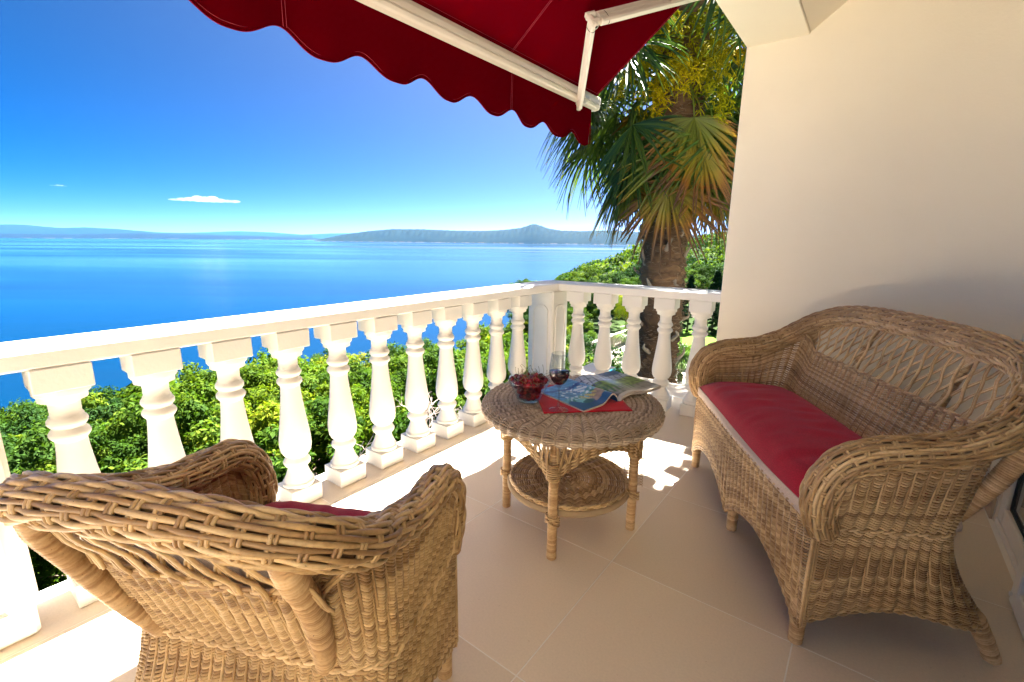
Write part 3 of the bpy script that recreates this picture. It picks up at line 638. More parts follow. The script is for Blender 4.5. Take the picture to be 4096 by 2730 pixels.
def wicker_seat(t,Lx,nmid,rowp,stp,crest,armz=.655,rr=.042,roll_st=.034,roll_rows=27,seedx=0,archh=.185,rollr=.0052,canes=.050,crm=.0031,ptop=.682):
    """t: thing; local x along the front 0..Lx, y depth, z up. crest: list of (x,y,z) from arm x=0 side to the middle"""
    q=np.random.default_rng(100+seedx); ex=.032
    zb_ed=.086 if Lx>1 else .108
    def zfront(x):
        sp=Lx/nmid; fr=((x+1e-6)/sp)%1. if 0<x<Lx else 0.; fr=np.clip(fr,0,1)
        return zb_ed+(archh-zb_ed)*np.abs(np.sin(pi*fr))**.75
    zfv=np.vectorize(zfront)
    ZT=.408
    # front panel, slightly bowed
    def SF(u,v):
        x=-ex+u*(Lx+2*ex); zb=zfv(x); z=zb+(ZT-zb)*v
        y=-.022-.012*np.sin(pi*np.clip(u,0,1))+.010*(np.abs(2*u-1)**8)+.010*(1-v)**2*0
        return np.stack([x,y,z],-1)
    ns=max(4,int(round((Lx+2*ex)/stp))); rows=int((ZT-zb_ed)/rowp)
    v_,f_,r_=tubes(weave(SF,ns,rows,rw=rowp*.435,rs=.0034,flip=1,rng_=q),5)
    obj('front_panel',mesh('front_panel',v_,f_,True,{'rnd':r_}),m_wick,t,kind='stuff')
    # U path of the shell
    rc=.10; yb0=.455
    def Upath():
        P=[(-ex,.0),(-ex,yb0-rc)]
        for a in np.linspace(0,pi/2,7)[1:]: P.append((-ex+rc-rc*math.cos(a),yb0-rc+rc*math.sin(a)))
        P+= [(Lx/2,yb0)]
        Q=[(Lx-x,y) for x,y in P[:-1]][::-1]
        P=np.array(P+Q); P=np.c_[P,np.zeros(len(P))]; return arclen(P,300)
    UP=Upath(); tu=np.linspace(0,1,300); UL=np.linalg.norm(np.diff(UP,axis=0),axis=1).sum()
    def Uxy(u): return np.interp(u,tu,UP[:,0]),np.interp(u,tu,UP[:,1])
    ysh=.0
    def SL(u,v):   # lower skirt, flaring to the back feet
        x,y=Uxy(u); fs=np.clip(y/yb0,0,1)
        side=np.minimum(u,1-u)*UL
        zb=(.105 if Lx>1 else .118)+.065*np.sin(pi*np.clip(y/(yb0),0,1))**1.*(y<yb0-.001)
        onb=(y>yb0-.012); sp=np.clip((x-.06)/(Lx-.12),0,1); zb=np.where(onb,.115+.07*np.abs(np.sin(pi*sp*nmid))**.8*1.0,zb)
        z=zb+(ZT-zb)*v; d=np.clip((ZT-z)/.30,0,1.1)
        y2=y*(.83+.17*1)+0
        wa=-.075*np.sin(pi*np.clip(d,0,1)*.5+pi/2)*fs**2      # waist pulled in at the belt
        y2=y+wa+.075*d**1.4*fs**3
        xo=(x-Lx/2)*(1+.03*d**2*fs); return np.stack([Lx/2+xo,y2,z],-1)
    nsu=int(round(UL/stp/2))*2; 
    v_,f_,r_=tubes(weave(SL,nsu,rows,rw=rowp*.435,rs=.0034,flip=-1,rng_=q,vs=16),5)
    obj('skirt_panel',mesh('skirt_panel',v_,f_,True,{'rnd':r_}),m_wick,t,kind='stuff')
    def ztop(x,y):
        a=.405+.235*np.clip((y+.03)/.10,0,1)**.55
        a=a+(ptop-.64)*np.clip((y-.1)/.30,0,1)
        e_=np.minimum(x+ex,Lx+ex-x)          # how far from the side
        up=(.755 if Lx>1 else .70)-ptop
        return a+up*np.clip((y-.27)/.15,0,1)**1.2*np.clip(1-(e_-.06)/.10,0,1)
    def SU(u,v):
        x,y=Uxy(u); zt=ztop(x,y); fs=np.clip(y/yb0,0,1); z=ZT+.004+(zt-ZT-.004)*v
        y2=y-.075*fs**2+.085*fs**3*(v**1.0)
        y2=np.where(y<.02,.012+0*y,y2)+0; return np.stack([x-(x<Lx/2)*.012*v+(x>Lx/2)*.012*v,y2,z],-1)
    r2=int((.70-ZT)/rowp)
    v_,f_,r_=tubes(weave(SU,nsu,r2,rw=rowp*.435,rs=.0034,flip=-1,rng_=q),5)
    obj('backrest_panel',mesh('backrest_panel',v_,f_,True,{'rnd':r_}),m_wick,t,kind='stuff')
    # braided belts and hems
    uu=np.linspace(0,1,160)
    it=[]
    P=SU(uu,np.zeros(160)); N=surf_normal(SU,uu,np.full(160,.02)); it+=braid(P-N*.004+np.array([0,0,-.002]),.006,3,.0045,.03,seed=1)
    P=SU(uu,np.ones(160)); it+=braid(P,.005,3,.0045,.03,seed=2)
    u2=uu; P=SL(u2,np.zeros(160)); it+=braid(P,.007,4,.0048,.03,seed=3)
    P=SF(uu,np.zeros(160)); it+=braid(P,.007,4,.0048,.03,seed=4)
    P=SF(uu,np.ones(160)); it+=braid(P+np.array([0,.004,.004]),.008,4,.0048,.03,seed=5)
    # corner uprights where front meets side
    for x in (-ex,Lx+ex):
        for o_ in (0,): it.append((np.array([[x+.002*(1 if x<0 else -1),-.012+o_,.09],[x,-.016+o_,.25],[x,-.014+o_,.41]]),.0046,(1,0,0),q.uniform(0,1)))
    v_,f_,r_=tubes(it,6); obj('braided_trim',mesh('braided_trim',v_,f_,True,{'rnd':r_}),m_wick,t,kind='stuff')
    # seat deck
    b=MB(); b.box((0,-.005,.37),(Lx,.325,.398),.005); obj('seat_deck',b.mesh('seat_deck'),m_core,t)
    # rolled arms and crest
    xo_=.020 if Lx<1 else 0
    half=[(-.038,.004,.405),(-.040,-.016,.46),(-.042,-.018,.53),(-.045,.008,.595),(-.048,.065,.636),(-.05,.15,armz),(-.05,.25,armz+.012),(-.048,.34,armz+.042)]+crest
    half=[(x+(xo_ if y<.40 else 0),y,z) for x,y,z in half]
    full=np.array(half+[(Lx-x,y,z) for x,y,z in half[::-1]]) if abs(half[-1][0]-Lx/2)>1e-6 else np.array(half+[(Lx-x,y,z) for x,y,z in half[:-1][::-1]])
    C=crom(full,500); C=arclen(C,500); RL=np.linalg.norm(np.diff(C,axis=0),axis=1).sum()
    rf=lambda u: rr*(.86+.14*np.clip(np.minimum(u,1-u)*RL/.12,0,1))
    SR=roll_surface(C,rf,(1,0,0)); nr=int(RL/roll_st)
    v_,f_,r_=tubes(weave(SR,nr,roll_rows,rw=rollr,rs=.0040,flip=1,m=6,rng_=q,vs=22,jit=.18,amp=.0036,twist=0,twill=1,closed_v=1),6)
    obj('rolled_rim',mesh('rolled_rim',v_,f_,True,{'rnd':r_}),m_wick,t,kind='stuff')
    v_,f_,r_=tubes([(C,(rr-.0075)*np.ones(500),(1,0,0),.3)],10); obj('rim_core',mesh('rim_core',v_,f_,True,{'rnd':r_}),m_core,t)
    # open lattice between backrest panel and crest: paired canes in two leaning families
    ci=C[(C[:,1]>.40)]; order=np.argsort(ci[:,0]); cx_,cy_,cz_=ci[order,0],ci[order,1],ci[order,2]
    def low(x): x=np.clip(x,-.02,Lx+.02); y=yb0-.075+.085+.0*x; return np.array([x,y,ptop-.003])
    def high(x): x=np.clip(x,cx_[0],cx_[-1]); return np.array([x,np.interp(x,cx_,cy_)-.004,np.interp(x,cx_,cz_)-rr*.75])
    nc=int((Lx+.02)/canes); lean=.080 if Lx>1 else .058
    for fam in (1,-1):
        for i in range(-3,nc+3):
            xb=i*canes+(0 if fam==1 else canes*.5); xt=xb+fam*lean
            if max(xb,xt)>Lx+.05 or min(xb,xt)<-.05: continue
            xb=min(max(xb,-.005),Lx+.005); xt=min(max(xt,-.04),Lx+.04)
            a=low(xb);c_=high(xt); 
            if c_[2]-a[2]<.02: continue
            it=[]; off=.004*fam
            for s_ in (-1,1):
                P=[]
                for w_ in np.linspace(0,1,9):
                    sx=w_+.10*math.sin(2*pi*w_)*-1
                    p=a*(1-w_)+c_*w_; p=p.copy(); p[0]=a[0]*(1-sx)+c_[0]*sx+s_*crm*1.03; p[1]+=off+.003*math.sin(w_*pi*4+i)
                    P.append(p)
                it.append((np.array(P),crm*q.uniform(.9,1.06),(0,1,0),q.uniform(.4,1)))
            v_,f_,r_=tubes(it,6); obj('cane',mesh('cane',v_,f_,True,{'rnd':r_}),m_wick,t)
    # horizontal binder under the crest
    P=np.array([high(x)+np.array([0,0,-.008]) for x in np.linspace(-.01,Lx+.01,60)]); v_,f_,r_=tubes(braid(P,.006,3,.0045,.035,ref=(0,1,0),seed=8),6)
    obj('crest_binding',mesh('crest_binding',v_,f_,True,{'rnd':r_}),m_wick,t,kind='stuff')
    # legs and wrapped posts
    xs_=[0+Lx*i/nmid for i in range(nmid+1)]
    for i,x in enumerate(xs_):
        wrap_obj('leg',[(x,.0,.0),(x,.0,.07),(x,0,.15)],lambda s:.019+.002*s,t,.0075,seed=i)
        if nmid==1 or i in (0,nmid):
            sg=-1 if i==0 else 1
            wrap_obj('leg',[(x+sg*.004,.548,.0),(x,.520,.06),(x,.475,.14)],lambda s:.020+.003*s,t,.0085,seed=10+i)
    for sg,x in ((-1,0.),(1,Lx)):
        cu=lambda yv:None
        xi=0 if Lx>1 else (.045 if sg<0 else -.02); zt_=.80 if Lx>1 else .765
        wrap_obj('back_post',[(x+xi-sg*.045,.375,.405),(x+xi-sg*.01,.425,.52),(x+xi+sg*.008,.47,.63),(x+xi+sg*.008,.508,zt_-.05),(x+xi+sg*.004,.520,zt_+.01)],lambda s:.018+.003*s if Lx<1 else .021+.005*s,t,.0062,14,seed=20+sg)
    if nmid>1:
        for x in (Lx*.29,Lx*.71): wrap_obj('back_brace',[(x,.50,.42),(x,.51,.62),(x,.585,.84)],.012,t,.0062,10,seed=33)
    return C
# ---- sofa
so=thing('wicker_sofa','woven rattan two seat sofa with high open lattice back against the cream wall','sofa',(-.621,2.473,0),math.atan2(-.857,.515))
wicker_seat(so,1.139,2,.0088,.036,[(-.036,.41,.735),(-.004,.475,.79),(.06,.535,.838),(.15,.575,.866),(.30,.592,.880),(.5695,.596,.885)],seedx=1,archh=.20)
# ---- chair
ch=thing('wicker_armchair','woven rattan armchair seen from behind in the left foreground','armchair',(-.801,.755,0),math.atan2(-.4226,-.9063))
wicker_seat(ch,.53,1,.0080,.027,[(-.038,.42,.718),(-.014,.49,.763),(.05,.535,.794),(.14,.55,.810),(.265,.553,.815)],seedx=2,archh=.19,rr=.034,roll_rows=22,rollr=.0048,roll_st=.036,canes=.056,crm=.0036,ptop=.628,armz=.642)
# ---------------------------------------------------------------- cushions
def cushion(name,label,x0,x1,y0,y1,z0,th,th2,frame,puff=.05,front_dip=.0,seed=0,wr=.004,group=None):
    """top cover red, side band cream, piping between"""
    t=thing(name,label,'cushion',frame['loc'],frame['rz'])
    nx,ny=72,40; U,V=np.meshgrid(np.linspace(0,1,nx),np.linspace(0,1,ny)); sq=lambda a:1-np.abs(2*a-1)**4
    X=x0+(x1-x0)*U; Y=y0+(y1-y0)*V
    r=.04
    # rounded corners
    cx=(X-(x0+x1)/2)/((x1-x0)/2); cyv=(Y-(y0+y1)/2)/((y1-y0)/2)
    k=1-.05*np.clip(np.abs(cx*cyv)-.6,0,1)*1.6
    X=(x0+x1)/2+(X-(x0+x1)/2)*(1-(1-k)*(y1-y0)/(x1-x0)); Y=(y0+y1)/2+(Y-(y0+y1)/2)*k
    e=(sq(U)*sq(V))**.5
    ph=seed
    import_=__import__('mathutils').noise; wrk=np.array([[ (1-abs(import_.noise((X[a_,b_]*9+ph+.6*Y[a_,b_]*4,Y[a_,b_]*3.2+X[a_,b_]*2,ph)))*2.2)*wr*1.3*math.exp(-((V[a_,b_]-.2)/.5)**2)+wr*.9*import_.noise((X[a_,b_]*22+ph,Y[a_,b_]*9,1.)) for b_ in range(nx)] for a_ in range(ny)])
    edge=.006*np.sin(X*14+ph)*(1-V)
    Z=z0+th+puff*e+wrk*e**.6+front_dip*np.sin(U*pi*2.0+.5)*(1-V)**2
    top=np.stack([X,Y,Z],-1)
    i=np.arange(nx-1)[None]; j=np.arange(ny-1)[:,None]
    F=np.stack([j*nx+i,j*nx+i+1,(j+1)*nx+i+1,(j+1)*nx+i],-1).reshape(-1,4)
    me=mesh('top_cover',top.reshape(-1,3),F,True); obj('top_cover',me,m_red,t)
    # border loop
    loop=[(0,a) for a in range(nx)]+[(b_,nx-1) for b_ in range(1,ny)]+[(ny-1,a) for a in range(nx-2,-1,-1)]+[(b_,0) for b_ in range(ny-2,0,-1)]
    L=np.array([top[a,b_] for a,b_ in loop]); c=L.mean(0); n_=len(L)
    rings=[]
    for k_,(o_,zf) in enumerate(((.0,1.),(.004,.93),(.010,.6),(.008,.25),(-.004,0.))):
        d=L-c; d[:,2]=0; d/=np.linalg.norm(d,axis=1)[:,None]; R=L+d*o_; R[:,2]=z0+(L[:,2]-z0)*zf; rings.append(R)
    rings.append(np.repeat(rings[-1].mean(0)[None],n_,0))
    V_=np.concatenate(rings); F=[]
    for k_ in range(5): F+=[[k_*n_+a,(k_+1)*n_+a,(k_+1)*n_+(a+1)%n_,k_*n_+(a+1)%n_] for a in range(n_)]
    obj('side_band',mesh('side_band',V_,F,True),m_cream,t)
    P=np.vstack([L,L[:1]])+np.array([0,0,.001]); b=MB(); b.tube(P,.0028,6,cap=False); obj('piping',b.mesh('piping',True),m_cream,t)
    return t
cushion('seat_cushion','long red seat cushion with cream sides lying on the wicker sofa',-.005,1.142,-.028,.388,.402,.042,.0,{'loc':(-.621,2.473,0),'rz':math.atan2(-.857,.515)},puff=.085,front_dip=.006,seed=1.,wr=.0055)
cushion('seat_cushion','small red seat cushion on the wicker armchair',.005,.525,-.02,.352,.402,.05,.0,{'loc':(-.801,.755,0),'rz':math.atan2(-.4226,-.9063)},puff=.045,seed=3.)
# back cushion of the chair: cream back, red face
t=thing('back_cushion','cream backed cushion leaning behind the open lattice of the armchair','cushion',(-.801,.755,0),math.atan2(-.4226,-.9063))
nx,ny=24,20; V=[]
for s_ in (0,1):
    for j in range(ny):
        for i in range(nx):
            u,v=i/(nx-1),j/(ny-1); e=((1-abs(2*u-1)**3)*(1-abs(2*v-1)**3))**.5
            y0=.305+.10*v; V.append((.03+.47*u,y0+(.05*e if s_ else -.05*e),.45+.225*v))
K=nx*ny; FR=[];FB=[]
for j in range(ny-1):
    for i in range(nx-1):
        q_=j*nx+i; FR.append([q_,q_+1,q_+nx+1,q_+nx]); FB.append([K+q_,K+q_+nx,K+q_+nx+1,K+q_+1])
obj('face_cover',mesh('face_cover',V[:K],FR,True),m_red,t); obj('back_cover',mesh('back_cover',V[K:],[[a-K for a in f_] for f_ in FB],True),m_cream,t)
# ================================================================ TABLE
TC=(-.935,1.645)
ta=thing('wicker_table','round rattan table with woven top and round lower shelf','table',(TC[0],TC[1],0))
R0=.378; rt=np.random.default_rng(5)
def disc(r0,r1,z,rim=0):
    tot=(r1-r0)+ (rim*1.9 if rim else 0)
    def Sf(u,v):
        a=2*pi*u; s=v*tot; rr_=r0+np.minimum(s,r1-r0); zz=np.full_like(rr_,z)
        if rim:
            w_=np.clip((s-(r1-r0))/rim,0,1.9); th_=w_*1.35; rr_=rr_+rim*.72*np.sin(th_); zz=z-rim*.74*(1-np.cos(th_))
        zz=zz-.004*np.cos(a*2+.5)*0
        return np.stack([rr_*np.cos(a),rr_*np.sin(a),zz],-1)
    return Sf
it=weave(disc(.015,.15,.538),20,14,rw=.0046,rs=.0032,closed=True,flip=-1,dbl=False,rng_=rt,vs=8)
it+=weave(disc(.15,.345,.538,.036),48,30,rw=.0046,rs=.0036,closed=True,flip=-1,dbl=True,rng_=rt,vs=16)
v_,f_,r_=tubes(it,5); obj('tabletop',mesh('tabletop',v_,f_,True,{'rnd':r_}),m_wickg,ta,kind='stuff')
b=MB(); b.lathe([(.001,.512),(.355,.512),(.36,.522),(.350,.5295),(.001,.5295)],48); obj('top_board',b.mesh('top_board'),m_core,ta)
legs=[(-.832,1.356),(-.670,1.721),(-1.028,1.898),(-1.19,1.533)]; LC=[(x-TC[0],y-TC[1]) for x,y in legs]
for i,(x,y) in enumerate(LC):
    k=1.0; wrap_obj('leg',[(x,y,0),(x*.995,y*.995,.25),(x*.985,y*.985,.51)],.0175,ta,.0066,12,seed=40+i,mat=m_cane)
it=[]
for i in range(4):
    a=np.array(LC[i]);c_=np.array(LC[(i+1)%4]); nrm_=(a+c_)/2; nrm_=nrm_/np.linalg.norm(nrm_)
    s=np.linspace(0,1,40)
    z=.338+.085*np.sin(pi*s)**.8; P=np.array([[*(a*(1-w_)+c_*w_+nrm_*(.022+.03*math.sin(pi*w_))),0] for w_ in s]); 
    for dz in (0,.013,.026): it+=braid(P+np.c_[np.zeros((40,2)),z+dz],.0045,3,.0042,.028,seed=i*3)
    # lattice canes between apron braid and top
    ap=[]
    for fam in (1,-1):
        for w0 in np.linspace(.02,.98,13):
            w1=np.clip(w0+fam*.07,0,1); zb=.338+.085*math.sin(pi*w0)**.8+.03
            p0=np.array([*(a*(1-w0)+c_*w0+nrm_*(.024+.03*math.sin(pi*w0)+.003*fam)),zb]); p1=np.array([*((a*(1-w1)+c_*w1)*1.02+nrm_*(.024+.045*math.sin(pi*w1)+.003*fam)),.512])
            if p1[2]-p0[2]<.02: continue
            for s_ in (-.0035,.0035):
                d=np.array([*(c_-a),0]); d/=np.linalg.norm(d); ap.append((np.linspace(p0,p1,5)+d*s_,.0032,(*nrm_,0),rt.uniform(.2,.9)))
    v_,f_,r_=tubes(ap,5); obj('apron_lattice',mesh('apron_lattice',v_,f_,True,{'rnd':r_}),m_wick,ta)
v_,f_,r_=tubes(it,5); obj('apron_braid',mesh('apron_braid',v_,f_,True,{'rnd':r_}),m_wick,ta,kind='stuff')
# wraps round the leg heads
it=[]
for x,y in LC:
    for k in range(9):
        a=np.linspace(0,2*pi,15); it.append((np.stack([x+.0265*np.cos(a),y+.0265*np.sin(a),.335+k*.0078+.002*np.sin(a*2+k)],-1),.0044,(0,0,1),rt.uniform(.2,.9)))
    for k in range(5):
        a=np.linspace(0,2*pi,15); tl=.35*(k-2); it.append((np.stack([x+.0265*np.cos(a),y+.0265*np.sin(a),.155+.016*np.sin(a+k)*np.sign(tl+.1)+.004*k],-1),.0036,(0,0,1),rt.uniform(.2,.9)))
v_,f_,r_=tubes(it,5); obj('leg_binding',mesh('leg_binding',v_,f_,True,{'rnd':r_}),m_wick,ta,kind='stuff')
# curled cane beside the right leg
a=np.linspace(0,2*pi*11,180); x,y=LC[1]
for dx_,dy_ in ((-.026,-.012),(.022,.016)):
    v_,f_,r_=tubes([(np.stack([x+dx_+.011*np.cos(a),y+dy_+.011*np.sin(a),.20+.13*a/a[-1]],-1),.0016,(0,0,1),.4)],5); obj('curled_cane',mesh('curled_cane',v_,f_,True,{'rnd':r_}),m_wick,ta)
# shelf
sc=(0,0)
it=weave(disc(.012,.10,.182),12,9,rw=.0042,rs=.0034,closed=True,flip=-1,dbl=False,rng_=rt,vs=8)
it+=weave(disc(.10,.245,.182),26,15,rw=.0046,rs=.0036,closed=True,flip=-1,dbl=True,rng_=rt,vs=8)
a=np.linspace(0,2*pi,90); it+=braid(np.stack([.250*np.cos(a),.250*np.sin(a),np.full(90,.186)],-1),.006,4,.0046,.03,seed=9)
v_,f_,r_=tubes(it,5); obj('shelf',mesh('shelf',v_,f_,True,{'rnd':r_}),m_wick,ta,kind='stuff')
b=MB(); P=np.stack([.254*np.cos(a),.254*np.sin(a),np.full(90,.164)],-1); b.tube(P,.0135,10,cap=False); obj('shelf_hoop',b.mesh('shelf_hoop',True),m_wood,ta)
# ================================================================ THINGS ON THE TABLE
ZT=.5455
# napkin
c0=np.array([-.925,1.421]);c1=np.array([-.668,1.661]); e1=(c1-c0); e2=np.array([-.24,.257]); n_=26; V=[]
for s_ in (0,1):
    for j in range(n_):
        for i in range(n_):
            p=c0+e1*i/(n_-1)+e2*j/(n_-1); z=ZT+.0015+.0012*math.sin(p[0]*60)*math.sin(p[1]*47)+(.0022 if s_ else 0); V.append((p[0],p[1],z))
K=n_*n_; F=[]
for j in range(n_-1):
    for i in range(n_-1): q_=j*n_+i; F+=[[q_,q_+n_,q_+n_+1,q_+1],[K+q_,K+q_+1,K+q_+n_+1,K+q_+n_]]
for i in range(n_-1): F+=[[i,i+1,K+i+1,K+i],[(n_-1)*n_+i+1,(n_-1)*n_+i,K+(n_-1)*n_+i,K+(n_-1)*n_+i+1],[i*n_+n_,i*n_,K+i*n_,K+i*n_+n_],[i*n_+n_-1,i*n_+2*n_-1,K+i*n_+2*n_-1,K+i*n_+n_-1]]
obj('napkin',mesh('napkin',V,F,True),m_nap,None,'square red cloth napkin spread on the wicker table under the magazine','napkin')
# magazine
m_pr=MAT('printed_page',(1,1,1),.28,spec=.5); n=NT(m_pr); n.l(n.attr('pic').outputs['Color'],n.b.inputs['Base Color'])
m_paper=MAT('paper_edge',(.68,.63,.55),.7); n=NT(m_paper); n.base(n.ramp(n.noise(n.coord('Object',(1,1,60)),14,2),[(.4,(.45,.40,.33)),(.6,(.74,.70,.62))]))
mg=thing('magazine','open garden magazine with blue and green picture pages lying on the red napkin','magazine',(-.81,1.525,ZT))
E2=np.array([.27,.963]); E1=np.array([-.95,.312]); PW,PHh=.235,.292; sp0=.205
def pagez(side,s,t):
    # s 0..1 from outer edge to spine
    if side==0: return .010+.036*math.exp(-((s-.80)/.17)**2)*(1-.25*t)+.004*math.sin(s*3)-.030*max(0,s-.93)/.07
    return .012+.018*math.exp(-((s-.75)/.25)**2)-.020*max(0,s-.92)/.08+.010*(1-s)
def picL(s,t):
    # sky-blue glasshouse with beams, water, pale blossoms, a yellow-green plant low down
    base=np.array([.10,.30,.55]) if t>.45 else np.array([.16,.42,.50])
    nz=.5+.5*math.sin(s*31+math.sin(t*23)*2)*math.sin(t*37+math.sin(s*19)*2)
    c=base*(.75+.5*nz)
    if nz>.62 and .35<t<.8 and .15<s<.75: c=np.array([.62,.72,.82])
    if abs((s*1.3+t)%.28-.14)<.018 and t>.5: c=np.array([.02,.06,.20])
    if abs(t-.86+.25*s)<.035: c=np.array([.02,.07,.25])
    if t<.40 and nz<.35: c=np.array([.05,.22,.16])
    if t<.28-.1*s+.08*math.sin(s*14): c=np.array([.02,.09,.24])
    if s>.55 and t<.30+.1*(s-.5) and t>.12+.1*(s-.5): c=np.array([.32,.24,.18])*(.8+.5*nz)
    if (s-.55)**2/.03+(t-.33+.2*(s-.5))**2/.006<1 and math.sin(s*60+t*30)>-.1: c=np.array([.55,.48,.14])
    if (s-.42)**2/.02+(t-.2)**2/.003<1: c=np.array([.04,.16,.16])
    return c
def picR(s,t):
    nz=.5+.5*math.sin(s*27+math.sin(t*19)*2)*math.sin(t*33+math.sin(s*23)*2)
    if t>.62: c=np.array([.45,.52,.60])*(.8+.3*nz); 
    elif t>.3: c=np.array([.16,.26,.05])*(.5+1.1*nz)
    else: c=np.array([.22,.22,.20])*(.6+.8*nz)
    if t>.55 and (abs((s+t*.4)%.12-.06)<.008 or abs((t*1.1-s*.3)%.15-.07)<.009): c=np.array([.04,.06,.12])
    if .18<t<.42 and math.sin(s*70+t*20)>.1 and s>.35: c=np.array([.04,.14,.03])
    if t>.8 and s<.4: c=np.array([.05,.10,.22])*(.6+nz)
    if t<.07: c=np.array([.50,.48,.44])
    return c
for side in (0,1):
    ns_,nt_=66,66; V=[];Cc=[]
    for j in range(nt_):
        for i in range(ns_):
            s,t_=i/(ns_-1),j/(nt_-1)
            ac=(sp0*s) if side==0 else (.245+sp0+.035-(.245+.035)*s)
            p=E2*ac+E1*(PHh*t_)*(1 if side==0 else 1.0); V.append((p[0],p[1],pagez(side,s,t_)))
            Cc.append((picL if side==0 else picR)(s,t_))
    F=[[j*ns_+i,j*ns_+i+1,(j+1)*ns_+i+1,(j+1)*ns_+i] for j in range(nt_-1) for i in range(ns_-1)]
    if side==0: pass
    me=mesh('picture_page',np.array(V),F,True,{'pic':np.array(Cc)}); obj('picture_page',me,m_pr,mg)
    # stack of pages beneath
    b=MB(); edge=[(0,i) for i in range(ns_)]+[(j,ns_-1) for j in range(1,nt_)]+[(nt_-1,i) for i in range(ns_-2,-1,-1)]+[(j,0) for j in range(nt_-2,0,-1)]
    T=np.array([V[j*ns_+i] for j,i in edge])-np.array([0,0,.0006]); Bt=T.copy(); Bt[:,2]=np.maximum(.003,T[:,2]-(.0075 if side==0 else .014)); n2=len(T)
    b.add(np.vstack([T,Bt]),[[i,i+n2,(i+1)%n2+n2,(i+1)%n2] for i in range(n2)]); obj('page_block',b.mesh('page_block'),m_paper,mg)
# wine glass
gx,gy=-.900,1.486
gl=thing('wine_glass','stemmed glass half full of red wine on the napkin corner','wine glass',(gx,gy,ZT+.003))
og=[(.0005,.0),(.037,.0),(.0388,.0012),(.038,.0024),(.028,.005),(.012,.010),(.0055,.020),(.0042,.035),(.0040,.070),(.0048,.088),(.011,.100),(.022,.110),(.032,.124),(.0385,.142),(.0405,.158),(.039,.180),(.0352,.205),(.0325,.228)]
ig=[(.0317,.2285),(.0343,.205),(.0381,.180),(.0395,.158),(.0375,.142),(.031,.125),(.021,.1115),(.010,.104),(.0005,.1025)]
b=MB(); b.lathe(og+ig,40,cap=False); obj('glass_body',b.mesh('glass_body',True),m_glass,gl)
b=MB(); b.lathe([(.0004,.1022),(.0106,.1038),(.0216,.1112),(.0316,.1248),(.0381,.1418),(.0399,.1568),(.0385,.1574),(.0004,.1568)],40,cap=False); obj('wine',b.mesh('wine',True),m_wine,gl)
# bowl with cherries
bx,by=-1.055,1.505
bo=thing('glass_bowl','ribbed clear glass bowl heaped with cherries on the wicker table','bowl',(bx,by,ZT-.001))
og=[(.0005,0),(.040,0),(.044,.002),(.0455,.006)]
for k in range(1,8): z=.006+k*.0105; r=.0455+(z-.006)*.475; og+=[(r-.0006,z-.003),(r+.0012,z)]
og+=[(.0855,.088),(.0868,.091),(.0855,.0935)]; ig=[(.0838,.091),(.080,.083),(.0445,.010),(.041,.006),(.0005,.0055)]
b=MB(); b.lathe(og+ig,48,cap=False); obj('bowl_body',b.mesh('bowl_body',True),m_glass,bo)
# cherries
def cherry_mesh(r):
    b=MB(); pr=[(.0003,-r*.98),(r*.35,-r*.93),(r*.7,-r*.7),(r*.95,-r*.3),(r*1.02,.05*r),(r*.97,.42*r),(r*.78,.72*r),(r*.45,.88*r),(r*.2,.86*r),(.0003,.76*r)]
    b.lathe(pr,14,cap=False); return b.mesh('cherry',True)
cms=[cherry_mesh(r) for r in (.0098,.0105,.0112)]
for c_ in cms: c_.materials.append(m_cherry)
stems=[]
for k in range(4):
    b=MB(); h=.028+.006*k; P=[(0,0,0),(.002,.001,h*.3),(.006*(1-k*.5),.003,h*.65),(.012*(1-k*.6),.004*k,h)]; b.tube(crom(P,7),[.0007]*5+[.0008,.0013],5); sm=b.mesh('stem',True); sm.materials.append(m_stem); stems.append(sm)
rc_=np.random.default_rng(11); pts=[]
for tr_ in range(30000):
    z=rc_.uniform(.014,.104); rmax=(.040+(min(z,.086)-.006)*.475)-.014
    if z>.086: rmax=.080*(1-(z-.086)/.045)**.7-.004
    if rmax<=0: continue
    a_=rc_.uniform(0,2*pi); r_0=rmax*math.sqrt(rc_.uniform(0,1)); p=np.array([r_0*math.cos(a_),r_0*math.sin(a_),z])
    if all(np.linalg.norm(p-o_)>.0182 for o_ in pts): pts.append(p)
    if len(pts)>=110: break
for i,p in enumerate(pts):
    c_=obj('cherry',cms[i%3],None,None,'glossy dark red cherry in the heap filling the glass bowl','cherry',group='cherries in the glass bowl')
    c_.location=(bx+p[0],by+p[1],ZT+p[2]); c_.rotation_euler=(rc_.uniform(-.9,.9),rc_.uniform(-.9,.9),rc_.uniform(0,6))
    if p[2]>.075:
        s_=obj('stem',stems[i%4],None,c_); s_.location=(0,0,.0075)
